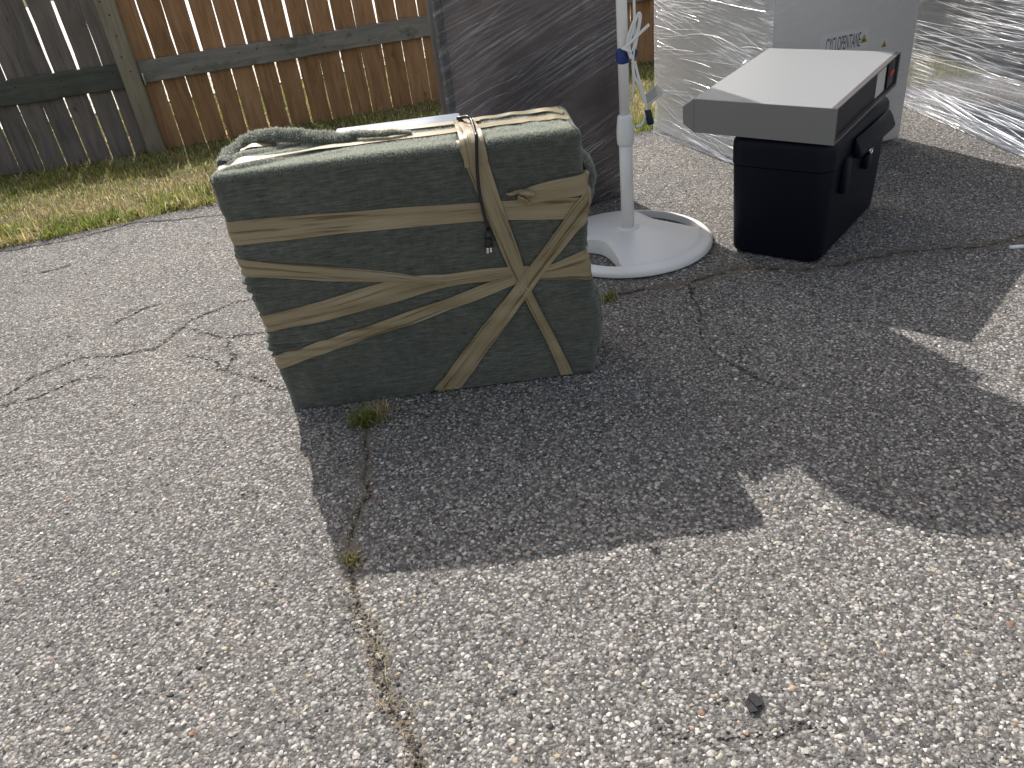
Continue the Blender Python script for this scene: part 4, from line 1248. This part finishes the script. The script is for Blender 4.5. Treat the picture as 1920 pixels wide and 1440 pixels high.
for tp_ in TAPES:
    C = []
    for i, (x, y, w) in enumerate(tp_):
        s, z = front_sv(x, y)
        # tape width in metres: measured across the strip direction
        j = max(0, min(len(tp_) - 2, i)); dx, dy = tp_[j + 1][0] - tp_[j][0], tp_[j + 1][1] - tp_[j][1]
        L_ = math.hypot(dx, dy); nx, ny = -dy / L_, dx / L_
        s1, z1 = front_sv(x + nx * w / 2, y + ny * w / 2); s2, z2 = front_sv(x - nx * w / 2, y - ny * w / 2)
        C.append((s, z, math.hypot(s1 - s2, z1 - z2)))
    TAPE_SV.append(catmull(np.array(C), 14 * len(C)))

def blanket_disp(s, z):
    s = np.asarray(s, float).ravel(); z = np.asarray(z, float).ravel()
    sw = np.mod(s + PER / 2, PER) - PER / 2
    P = np.stack([sw, z], 1)
    d = 0.0045 * vnoise(P * [3.0, 5.0], 91) + 0.0048 * vnoise(P * [3.2, 18], 92) + 0.0016 * vnoise(P * [12, 46], 93)
    # sagging cross folds between the straps
    fold = 0.0030 * np.sin(z * 115 + 1.5 * vnoise(P * [5, 2], 94) + sw * 9) * np.clip(vnoise(P * [3, 6], 95) + 0.25, 0, 1)
    d += fold
    # gathers at the left edge between the third and fourth straps
    gz = np.exp(-((z - 0.185) / 0.035) ** 2) * np.exp(-np.clip(sw, -0.05, 9) / 0.12)
    d += gz * 0.0085 * np.sin(z * 300 + sw * 18)
    gz = np.exp(-((z - 0.335) / 0.03) ** 2) * np.exp(-np.clip(sw, -0.05, 9) / 0.06)
    d += gz * 0.007 * np.sin(z * 280 + sw * 30)
    # a fold running along the bottom hem
    d += 0.004 * np.exp(-((z - 0.045 - 0.02 * sw) / 0.010) ** 2) * np.clip(sw / 0.2, 0, 1) * np.clip((0.7 - sw) / 0.2, 0, 1)
    # lumpy right edge
    re = np.exp(-((sw - SF - 0.02) / 0.03) ** 2)
    d += re * (0.007 * vnoise(P * [8, 22], 96) + 0.004 * vnoise(P * [10, 55], 97))
    # straps press into the cloth
    press = np.zeros(len(s))
    for T in TAPE_SV:
        dd = np.full(len(s), 9.0)
        for k in range(0, len(T) - 3, 3):
            a, b = T[k], T[k + 3]; ab = b[:2] - a[:2]
            t = np.clip(((P - a[:2]) @ ab) / (ab @ ab + 1e-12), 0, 1)
            q = a[:2] + t[:, None] * ab; w = a[2] + t * (b[2] - a[2])
            dd = np.minimum(dd, np.hypot(P[:, 0] - q[:, 0], P[:, 1] - q[:, 1]) / (w / 2 + 0.003))
        press = np.maximum(press, np.exp(-np.clip(dd - 0.8, 0, 9) ** 2 * 3.0))
    d -= 0.0032 * press
    return d

TR = 0.019                                                   # rounding of the top edge
def surf(s, v, off=0.0, disp=None):
    """point on the wrapped box; v up the side, then over the top"""
    s = np.asarray(s, float).ravel(); v = np.asarray(v, float).ravel()
    P, N = ploop(s)
    zb = HB - TR; q = np.clip((v - zb) / TR, 0, math.pi / 2)
    over = np.clip(v - zb - TR * math.pi / 2, 0, None)
    inset = np.where(v > zb, TR * (1 - np.cos(q)), 0) + over
    z = np.where(v > zb, zb + TR * np.sin(q), v)
    nh = np.where(v > zb, np.cos(q), 1.0); nz = np.where(v > zb, np.sin(q), 0.0)
    if disp is None: disp = blanket_disp(s, np.minimum(v, HB))
    d = disp + off
    XY = P - N * inset[:, None] + N * (nh * d)[:, None]
    Zz = z + nz * d
    X = warp_x(XY[:, 0], Zz)
    return np.column_stack([X, XY[:, 1], np.maximum(Zz, 0.002)])

cover = thing('wrapped_box', (-0.17, 1.71, 0), 'bulky box wrapped in green blanket and strapped with tan packing tape', 'wrapped box')
def build_blanket():
    dens = np.concatenate([np.linspace(0, SF, 190)[:-1], np.linspace(SF, SF + ARC, 8)[:-1], np.linspace(SF + ARC, SF + ARC + SS_, 40)[:-1], np.linspace(SF + ARC + SS_, PER - ARC - SS_ - ARC, 60)[:-1],
                           np.linspace(PER - 2 * ARC - SS_, PER - ARC, 46)[:-1], np.linspace(PER - ARC, PER, 8)[:-1]])
    zb = HB - TR
    vs = np.concatenate([np.linspace(0, zb, 150), np.linspace(zb, zb + TR * math.pi / 2, 10)[1:]])
    S, Vv = np.meshgrid(dens, vs)
    W = surf(S, Vv)
    F = grid_faces(len(dens), len(vs), True)
    uv = np.column_stack([S.ravel(), Vv.ravel()])
    return mesh('blanket', W, F, M['blanket'], cover, uv=uv)
build_blanket()

def top_z(P):
    """height of the cloth on top"""
    x, y = P[:, 0], P[:, 1]
    z = HB + 0.002 + 0.0022 * vnoise(P * [7, 16], 101) + 0.0016 * vnoise(P * [20, 30], 102)
    # diagonal creases pulled towards the left corner and towards the tape on the right
    k = np.clip(1 - (x - X0) / 0.35, 0, 1)
    z += 0.0045 * k * np.sin((y - Y0) * 130 - (x - X0) * 45)
    k2 = np.clip((x + 0.03) / 0.1, 0, 1)
    z += 0.0014 * k2 * np.sin((x * 95 + (y - Y0) * 40))
    z += 0.003 * np.exp(-((x - X0 - 0.05) / 0.06) ** 2)
    ed = np.minimum(np.minimum(y - Y0, Y1 - y), np.minimum(x - X0, X1 - x))
    return z - 0.004 * np.clip(1 - ed / 0.05, 0, 1) * 0 
def cap_z(P):
    z = top_z(P)
    ed = np.minimum(np.minimum(P[:, 1] - Y0 - 0.014, Y1 - 0.012 - P[:, 1]), np.minimum(P[:, 0] - X0 - 0.012, X1 - 0.012 - P[:, 0])).clip(0, 1)
    return np.where(ed < 0.04, HB - 0.008 + (z - HB + 0.008) * np.sin(np.clip(ed / 0.04, 0, 1) * math.pi / 2), z)
def build_top():
    xs = np.linspace(X0 + 0.012, X1 - 0.012, 200); ys = np.linspace(Y0 + 0.014, Y1 - 0.012, 60)
    X, Y = np.meshgrid(xs, ys); P = np.stack([X.ravel(), Y.ravel()], 1)
    z = cap_z(P)
    Xw = warp_x(P[:, 0], z)
    return mesh('blanket_top', np.column_stack([Xw, P[:, 1], z]), grid_faces(len(xs), len(ys)), M['blanket'], cover, uv=P)
build_top()
# bare enamel of the appliance showing at the back of the top
def on_top(x, y, dz=0.0):
    return gnd(x, y, HB + dz)
TOPS = []
def top_strip(name, pts, mat, lift, n=60, m_=7, amp=0.0015, seed=1, parent=None, follow=True):
    """strip lying on the top: pts of (x, y, width) in metres"""
    C = catmull(np.array(pts), n)
    TOPS.append((C[::4, :2], 0.5 * float(np.mean(C[:, 2])) + 0.002))
    T = np.gradient(C[:, :2], axis=0); T /= np.hypot(T[:, 0], T[:, 1])[:, None]; N = np.stack([-T[:, 1], T[:, 0]], 1)
    L = np.concatenate([[0], np.cumsum(np.hypot(*np.diff(C[:, :2], axis=0).T))])
    V = []; uv = []
    for k in range(m_):
        w = (k / (m_ - 1) - 0.5)
        P = C[:, :2] + N * (C[:, 2] * w)[:, None]
        z = cap_z(C[:, :2] + N * (C[:, 2] * w * 0.5)[:, None])
        z = np.maximum(z, np.convolve(np.pad(z, 4, 'edge'), np.ones(9) / 9, 'valid')) + lift + amp * vnoise(np.stack([L * 10, L * 0 + k * 1.9 + seed], 1), 110)
        V.append(np.column_stack([P, z])); uv.append(np.column_stack([L, L * 0 + C[:, 2] * w]))
    V = np.stack(V, 1).reshape(-1, 3); uv = np.stack(uv, 1).reshape(-1, 2)
    return mesh(name, V, grid_faces(m_, n), mat, parent, uv=uv)
def tp3(x, y, w): p = on_top(x, y, 0.004); return (p[0], p[1], w)
e0, e1 = on_top(655, 250), on_top(868, 228)
box('appliance_top', np.array([-0.33, 1.765, HB]), (1, 0, 0), (0, 1, 0), Z, (0, 0, -0.03), (0.29, 0.098, 0.004), M['bluewhite'], cover, 0.004)
top_strip('tape_strip', [tp3(408, 311, .030), tp3(520, 293, .030), tp3(650, 272, .030), tp3(780, 255, .032), tp3(880, 241, .034), tp3(1000, 224, .036), tp3(1066, 216, .034)], M['tape'], 0.0045, seed=3, parent=cover)
top_strip('tape_strip', [tp3(452, 282, .028), tp3(560, 266, .026), tp3(680, 252, .026), tp3(800, 240, .026), tp3(900, 227, .028)], M['tape'], 0.0065, seed=5, parent=cover)
top_strip('tape_strip', [tp3(880, 228, .02), tp3(960, 217, .026), tp3(1056, 208, .028)], M['tape'], 0.0065, seed=8, parent=cover)

def build_tapes():
    for i, T in enumerate(TAPE_SV):
        m_ = 9; n = len(T)
        Tg = np.gradient(T[:, :2], axis=0); Tg /= np.hypot(Tg[:, 0], Tg[:, 1])[:, None] + 1e-12
        Nn = np.stack([-Tg[:, 1], Tg[:, 0]], 1)
        L = np.concatenate([[0], np.cumsum(np.hypot(*np.diff(T[:, :2], axis=0).T))])
        S = []; Vv = []; O = []; uv = []
        for k in range(m_):
            w = k / (m_ - 1) - 0.5
            ww = T[:, 2] * w * (1 + 0.05 * vnoise(np.stack([L * 14, L * 0 + i * 3.3], 1), 121) * (1 if k in (0, m_ - 1) else 0))
            S.append(T[:, 0] + Nn[:, 0] * ww); Vv.append(T[:, 1] + Nn[:, 1] * ww)
            narrow = np.clip((0.042 - T[:, 2]) / 0.025, 0, 1)        # gathered tape folds into ridges
            O.append(0.0018 + 0.0007 * i + narrow * 0.0013 * (1 + np.sin(k * 2.4 + L * 9 + i)) + 0.0004 * vnoise(np.stack([L * 12, L * 0 + k * 2.2 + i * 7], 1), 122))
            uv.append(np.column_stack([L + i * 3.1, 0.048 * w + i * 0.7 + L * 0]))
        S = np.stack(S, 1).ravel(); Vv = np.stack(Vv, 1).ravel(); O = np.stack(O, 1).ravel(); uv = np.stack(uv, 1).reshape(-1, 2)
        Vv = np.maximum(Vv, 0.004)
        if i == 4:                                                   # this one carries on over the top edge
            # extend upward over the rounding
            pass
        W = surf(S, Vv, O)
        o = mesh('tape_strip', W, grid_faces(m_, n), M['tape'], cover, uv=uv)
build_tapes()
# the steep strap carries on over the top edge and across the top
def strap_over():
    m_ = 9; n = 40
    zb = HB - TR
    s0 = TAPE_SV[4][:, 0][np.argmin(abs(TAPE_SV[4][:, 1] - (HB - 0.035)))]
    global STRAP_S; STRAP_S = s0
    v = np.linspace(HB - 0.05, zb + TR * math.pi / 2 + 0.135, n)
    w = np.linspace(0.050, 0.046, n); sc = s0 - 0.10 * np.clip(v - (HB - 0.03), 0, 1)
    S = []; Vv = []; O = []; uv = []
    for k in range(m_):
        f = k / (m_ - 1) - 0.5
        S.append(sc + w * f); Vv.append(v)
        top = np.clip((v - zb - TR) / 0.03, 0, 1)
        O.append(0.0062 + 0.009 * top + 0.0016 * vnoise(np.stack([v * 45, v * 0 + k * 0.9], 1), 131) + 0.0012 * vnoise(np.stack([v * 120, v * 0 + k * 1.7], 1), 132))
        uv.append(np.column_stack([v + 7, 0.048 * f + v * 0 + 3]))
    S = np.stack(S, 1).ravel(); Vv = np.stack(Vv, 1).ravel(); O = np.stack(O, 1).ravel()
    W = surf(S, Vv, O)
    mesh('tape_strip', W, grid_faces(m_, n), M['tape'], cover, uv=np.stack(uv, 1).reshape(-1, 2))
strap_over()
# crumpled loose end of the short strap
def knot():
    c0 = np.array(onplane(975, 366, (0, Y0 - 0.012, 0), np.array([0, -1.0, 0])))
    parts = []
    rg = np.random.default_rng(9)
    pts = [onplane(x, y, (0, Y0 - d, 0), np.array([0, -1.0, 0])) for x, y, d in ((1000, 364, 0.006), (984, 362, 0.012), (970, 361, 0.013), (960, 364, 0.010), (950, 363, 0.007))]
    V, F = tube_vf(pts, [0.014, 0.013, 0.012, 0.009, 0.006], 14, 26, True, 0.45)
    V = V + 0.0035 * np.stack([vnoise(V * 110, 1), vnoise(V * 110, 2), vnoise(V * 110, 3)], 1)
    parts.append((V, F))
    pts = [onplane(x, y, (0, Y0 - d, 0), np.array([0, -1.0, 0])) for x, y, d in ((972, 368, 0.012), (984, 374, 0.012), (994, 382, 0.008))]
    V, F = tube_vf(pts, [0.008, 0.007, 0.004], 10, 14, True, 0.4)
    V = V + 0.002 * np.stack([vnoise(V * 140, 1), vnoise(V * 140, 2), vnoise(V * 140, 3)], 1)
    parts.append((V, F))
    V, F = join_vf(parts)
    mesh('crumpled_tape_end', V, F, M['tape'], cover, uv=V[:, [0, 2]])
knot()
# folds of loose blanket: a roll on the left of the top, a bulge at the right side
FOLDS = []
def fold(name, pts, rads, squash, seed, amp=0.005):
    V, F = tube_vf(pts, rads, 20, 70, True, squash)
    V = V + amp * np.stack([vnoise(V * 28, seed), vnoise(V * 28, seed + 1), vnoise(V * 28, seed + 2)], 1) + 0.0012 * np.stack([vnoise(V * 120, seed), vnoise(V * 120, seed + 1), vnoise(V * 120, seed + 2)], 1)
    FOLDS.append(V)
    return mesh(name, V, F, M['blanket'], cover, uv=V[:, [0, 2]])
def tz(x, y, z): return gnd(x, y, z)
fold('blanket_fold', [tz(418, 306, .588), tz(440, 282, .592), tz(470, 262, .604), tz(510, 254, .612), tz(560, 253, .612), tz(610, 256, .606), tz(650, 259, .600), tz(668, 258, .598)], [0.014, 0.017, 0.018, 0.017, 0.016, 0.015, 0.012, 0.007], 0.75, 140)
fold('blanket_fold', [tz(600, 262, .602), tz(640, 258, .602), tz(670, 253, .604), tz(720, 251, .603), tz(770, 249, .598)], [0.008, 0.010, 0.009, 0.008, 0.004], 0.7, 144, 0.003)
fold('blanket_fold', [(0.200, 1.66, .53), (0.218, 1.70, .49), (0.226, 1.72, .45), (0.222, 1.72, .41), (0.205, 1.70, .385)], [0.012, 0.020, 0.023, 0.020, 0.010], 0.9, 152)
fold('blanket_fold', [(0.205, 1.625, .23), (0.222, 1.66, .17), (0.226, 1.68, .10), (0.215, 1.66, .02)], [0.008, 0.013, 0.015, 0.012], 0.8, 156)
# gathered tape along the right edge
def right_tape():
    zs = np.linspace(0.395, 0.535, 40)
    pts = np.column_stack([X1 + 0.004 + 0.003 * np.sin(zs * 90), Y0 + 0.016 + 0 * zs, zs])
    V, F = tube_vf(pts[:28], np.full(28, 0.008), 12, None, True, 0.8)
    V = V + 0.003 * np.stack([vnoise(V * 130, 1), vnoise(V * 130, 2), vnoise(V * [90, 90, 40], 3)], 1)
    mesh('gathered_tape', V, F, M['tape'], cover, uv=V[:, [2, 0]])
right_tape()

# nap: short fibres standing out of the fleece, where it is seen edge-on and lit
def nap():
    rg = np.random.default_rng(77)
    n = 60000
    s = rg.uniform(-0.01, SF + 0.01, n); v = HB - 0.016 + rg.random(n) * 0.062
    Pn = surf(s, v); Pq = surf(s, v, 0.006)
    D = Pq - Pn; D /= np.linalg.norm(D, axis=1)[:, None]
    D = D + rg.normal(0, 0.55, D.shape); D /= np.linalg.norm(D, axis=1)[:, None]
    n2 = 90000
    x = rg.uniform(X0 + 0.013, X1 - 0.013, n2); y = rg.uniform(Y0 + 0.015, Y1 - 0.013, n2)
    P2 = np.stack([x, y], 1); z = cap_z(P2)
    free = np.ones(n2, bool); freef = abs(s - STRAP_S) > 0.026
    for tree, hw in TOPS:
        free &= seg_dist(P2, tree) > hw
        freef &= seg_dist(Pn[:, :2], tree) > hw
    free &= abs(x - (X0 + RB) - STRAP_S + 0.01) > 0.026
    Pn, D = Pn[freef], D[freef]
    x, y, z = x[free], y[free], z[free]; n2 = len(x)
    Pn = np.vstack([Pn, np.column_stack([warp_x(x, z), y, z])])
    D2_ = np.array([0, 0, 1.0]) + rg.normal(0, 0.6, (n2, 3)); D2_ /= np.linalg.norm(D2_, axis=1)[:, None]
    D = np.vstack([D, D2_]); n = len(Pn)
    L = rg.uniform(0.0025, 0.006, n)[:, None]
    side = np.cross(D, rg.normal(0, 1, (n, 3))); side /= np.linalg.norm(side, axis=1)[:, None] + 1e-9
    for FV in FOLDS:
        k = rg.integers(0, len(FV), 9000)
        Pn = np.vstack([Pn, FV[k] + rg.normal(0, 0.0012, (9000, 3))]); d_ = rg.normal(0, 1, (9000, 3)) + [0, 0, 0.8]; D = np.vstack([D, d_ / np.linalg.norm(d_, axis=1)[:, None]])
    n = len(Pn); L = rg.uniform(0.0025, 0.006, n)[:, None]
    side = np.cross(D, rg.normal(0, 1, (n, 3))); side /= np.linalg.norm(side, axis=1)[:, None] + 1e-9
    V = np.stack([Pn - side * 0.0004 - D * 0.001, Pn + side * 0.0004 - D * 0.001, Pn + D * L], 1).reshape(-1, 3)
    F = np.arange(3 * n).reshape(-1, 3)
    o = mesh('nap', V, F, M['nap'], cover, smooth=False); o['kind'] = 'stuff'
nap()

# black mains cord over the front
def fpt(x, y, d): return onplane(x, y, (0, Y0 - d, 0), np.array([0, -1.0, 0]))
cpts = [on_top(868, 228, 0.012), on_top(858, 222, 0.018), on_top(866, 220, 0.020), on_top(876, 215, 0.024) + [0, -0.02, 0], on_top(884, 220, 0.018) + [0, -0.035, 0.0], on_top(889, 232, 0.012) + [0, -0.075, 0], fpt(893, 255, 0.016), fpt(894, 290, 0.014), fpt(895, 320, 0.012), fpt(899, 360, 0.011), fpt(905, 390, 0.011), fpt(911, 415, 0.011), fpt(915, 430, 0.011)]
V, F = tube_vf(cpts, 0.0036, 10, 90)
pc_ = mesh('mains_cord', V, F, M['black'], cover)
a, b = fpt(915, 426, 0.012), fpt(917, 463, 0.012); ax = unit(b - a); sx = unit(np.cross(ax, [0, 1, 0])); L = np.linalg.norm(b - a)
prof = [(0.0, 0.0045), (0.30, 0.0052), (0.42, 0.0088), (0.48, 0.0088), (0.52, 0.0066), (0.62, 0.0078), (0.95, 0.0095), (1.0, 0.0085)]
V = []
for f_, r_ in prof:
    for k in range(16):
        t_ = 2 * math.pi * k / 16
        V.append(a + ax * L * f_ + sx * r_ * math.cos(t_) + np.array([0, 1.0, 0]) * r_ * 0.8 * math.sin(t_))
F = [tuple(f) for f in grid_faces(16, len(prof), True)] + [tuple(range(16)), tuple((len(prof) - 1) * 16 + k for k in range(15, -1, -1))]
mesh('plug', V, F, M['black'], pc_)
for sgn in (-1, 1):
    box('prong', b, sx, [0, 1, 0], ax, (0.0036 * sgn - 0.0022, -0.0008 + 0.002 * sgn, -0.001), (0.0036 * sgn + 0.0022, 0.0008 + 0.002 * sgn, 0.0135), M['chrome'], pc_)

# ------------------------------------------------------------------ small things on the ground
def tuft(name, px, py, n, length, spread, label, green, seed, cat='grass tuft', green_cut=None):
    c = gnd(px, py); rg = np.random.default_rng(seed)
    P = c[:2] + rg.normal(0, spread, (n, 2))
    V, F, C = blades(P, np.full(n, -0.002), rg.uniform(0.4, 1.0, n) * length, rg.uniform(0.0012, 0.0028, n), grass_tints(n, np.full(n, green), rg), 0.85, seed)
    o = mesh(name, V, F, M['grass'], loc=(c[0], c[1], 0), col=C, smooth=False)
    return tag(o, label, cat)
tuft('grass_tuft', 686, 792, 240, 0.060, 0.013, 'green grass tuft in the shade at the foot of the green box', 0.85, 301)
tuft('grass_tuft', 712, 780, 110, 0.055, 0.018, 'reddish dry grass beside the green tuft under the green box', 0.02, 302)
tuft('grass_tuft', 660, 1052, 90, 0.028, 0.007, 'small dry tuft in the crack by the corner of the shadow', 0.35, 303)
tuft('grass_tuft', 1138, 560, 130, 0.030, 0.016, 'low weeds in the crack between green box and fan base', 0.75, 304)

def litter():
    rg = np.random.default_rng(404)
    poly = CRACK_POLY[0][0]
    V = []; F = []; C = []
    U, UF = dome_unit(); o = 0
    for i in range(520):
        k = rg.integers(0, len(poly) - 1); t = rg.random()
        p = poly[k] + t * (poly[k + 1] - poly[k]) + rg.normal(0, 0.010, 2)
        r = rg.uniform(0.0008, 0.0032) * (1.0 if rg.random() < .9 else 1.6)
        j = 1 + 0.3 * rg.standard_normal((len(U), 1))
        v = U * [r, r * rg.uniform(.5, 1), r * rg.uniform(.3, .7)] * j
        th = rg.random() * 6.28; cth, sth = math.cos(th), math.sin(th)
        v = np.column_stack([v[:, 0] * cth - v[:, 1] * sth + p[0], v[:, 0] * sth + v[:, 1] * cth + p[1], v[:, 2] - 0.002])
        V.append(v); F.append(UF + o); o += len(U)
        base = [(0.15, 0.14, 0.125), (0.22, 0.205, 0.185), (0.10, 0.093, 0.085), (0.36, 0.34, 0.31)][rg.integers(0, 4)]
        C.append(np.tile(np.array(base) * rg.uniform(.7, 1.3), (len(U), 1)))
    ob = mesh('crumbled_asphalt', np.vstack(V), np.vstack(F), M['stone'], pavement, col=np.vstack(C), smooth=False); ob['kind'] = 'stuff'
    n = 90
    k = rg.integers(0, len(poly) - 1, n); t = rg.random((n, 1))
    P = poly[k] + t * (poly[k + 1] - poly[k]) + rg.normal(0, 0.010, (n, 2))
    V, F, C = blades(P, np.full(n, 0.001), rg.uniform(0.012, 0.045, n), rg.uniform(0.0008, 0.0016, n), grass_tints(n, np.full(n, 0.05), rg), 1.45, 405)
    ob = mesh('dry_straw', V, F, M['grass'], pavement, col=C, smooth=False); ob['kind'] = 'stuff'
litter()

# a broken bit of black rubber near the lower right
def fragment():
    c = gnd(1411, 1318)
    def pix(x, y, z): return gnd(x, y, z)
    out1 = [(1404, 1300), (1413, 1298), (1432, 1315), (1430, 1321), (1418, 1326), (1410, 1316), (1402, 1306)]
    out2 = [(1396, 1316), (1402, 1308), (1410, 1312), (1418, 1324), (1422, 1334), (1407, 1336), (1402, 1328)]
    rt = thing('rubber_fragment', (c[0], c[1], 0), 'broken black rubber scrap lying on the pavement at the lower right', 'debris')
    for k, out in enumerate((out1, out2)):
        z0, z1 = 0.001, 0.008 - 0.002 * k
        lo = [pix(x, y, z0) for x, y in out]; hi = [pix(x, y, z1) for x, y in out]
        n = len(out); V = lo + [h + [0, 0, 0.001 * math.sin(i * 2.1)] for i, h in enumerate(hi)]
        F = [tuple(range(n - 1, -1, -1)), tuple(range(n, 2 * n))] + [(i, (i + 1) % n, n + (i + 1) % n, n + i) for i in range(n)]
        ob = mesh('scrap_piece', V, F, M['rubber'], rt, smooth=False)
        bm = bmesh.new(); bm.from_mesh(ob.data); bmesh.ops.recalc_face_normals(bm, faces=bm.faces); bm.to_mesh(ob.data); bm.free()
        add_bevel(ob, 0.0008, 1)
M['rubber'] = plain('matt_black_rubber', (0.016, 0.016, 0.017), 0.75, nscale=150, var=0.4, bump=0.5)
fragment()
# white paper stick at the right edge
a, b = gnd(1893, 464, 0.004), gnd(1918, 462, 0.004)
V, F = tube_vf([a, (a + b) / 2, b], 0.0055, 12, 6)
ob = mesh('paper_stick', V, F, M['white_plastic'], loc=tuple((a + b) / 2 * [1, 1, 0]))
tag(ob, 'small white paper stick on the pavement at the right edge', 'litter')

# the largest stones in the foreground, each an object of its own
def big_stones():
    rg = np.random.default_rng(55)
    tones = [(0.49, 0.475, 0.435), (0.58, 0.565, 0.53), (0.42, 0.40, 0.36), (0.46, 0.38, 0.27), (0.20, 0.20, 0.19), (0.05, 0.05, 0.052), (0.33, 0.20, 0.14), (0.17, 0.19, 0.17)]
    prob = np.array([0.34, 0.2, 0.22, 0.06, 0.08, 0.05, 0.01, 0.04]); prob /= prob.sum()
    U, UF = dome_unit()
    meshes = {}
    for t in range(len(tones)):
        for v in range(3):
            j = 1 + 0.2 * rg.standard_normal((len(U), 1)).clip(-1.3, 1.3); j[0] = 1
            W = U * [1, rg.uniform(.6, .95), 0.36] * j
            me = bpy.data.meshes.new('stone'); me.from_pydata(W.tolist(), [], UF.tolist()); me.update()
            ca = me.color_attributes.new('tint', 'FLOAT_COLOR', 'POINT')
            ca.data.foreach_set('color', np.tile([*tones[t], 1], (len(U), 1)).astype(np.float32).ravel())
            me.materials.append(M['stone']); meshes[(t, v)] = me
    pts = []
    while len(pts) < 300:
        px, py = rg.uniform(0, 1920), 1440 - 620 * rg.random() ** 1.4
        p = gnd(px, py)[:2]
        c, d = crack_fields(p[None])
        if c[0] < 0.008 or d[0] > 0.3: continue
        if pts and min(np.hypot(*(np.array(pts) - p).T)) < 0.02: continue
        pts.append(p)
    for p in pts:
        o = bpy.data.objects.new('stone', meshes[(rg.choice(len(tones), p=prob), rg.integers(0, 3))]); COL.objects.link(o)
        o.parent = pavement
        r = rg.uniform(0.0046, 0.0066)
        o.location = (p[0], p[1], pave_z(p[None])[0] + 0.0002); o.scale = (r, r, r); o.rotation_euler = (rg.normal(0, .1), rg.normal(0, .1), rg.random() * 6.28)
big_stones()
print('stones', n_stones)
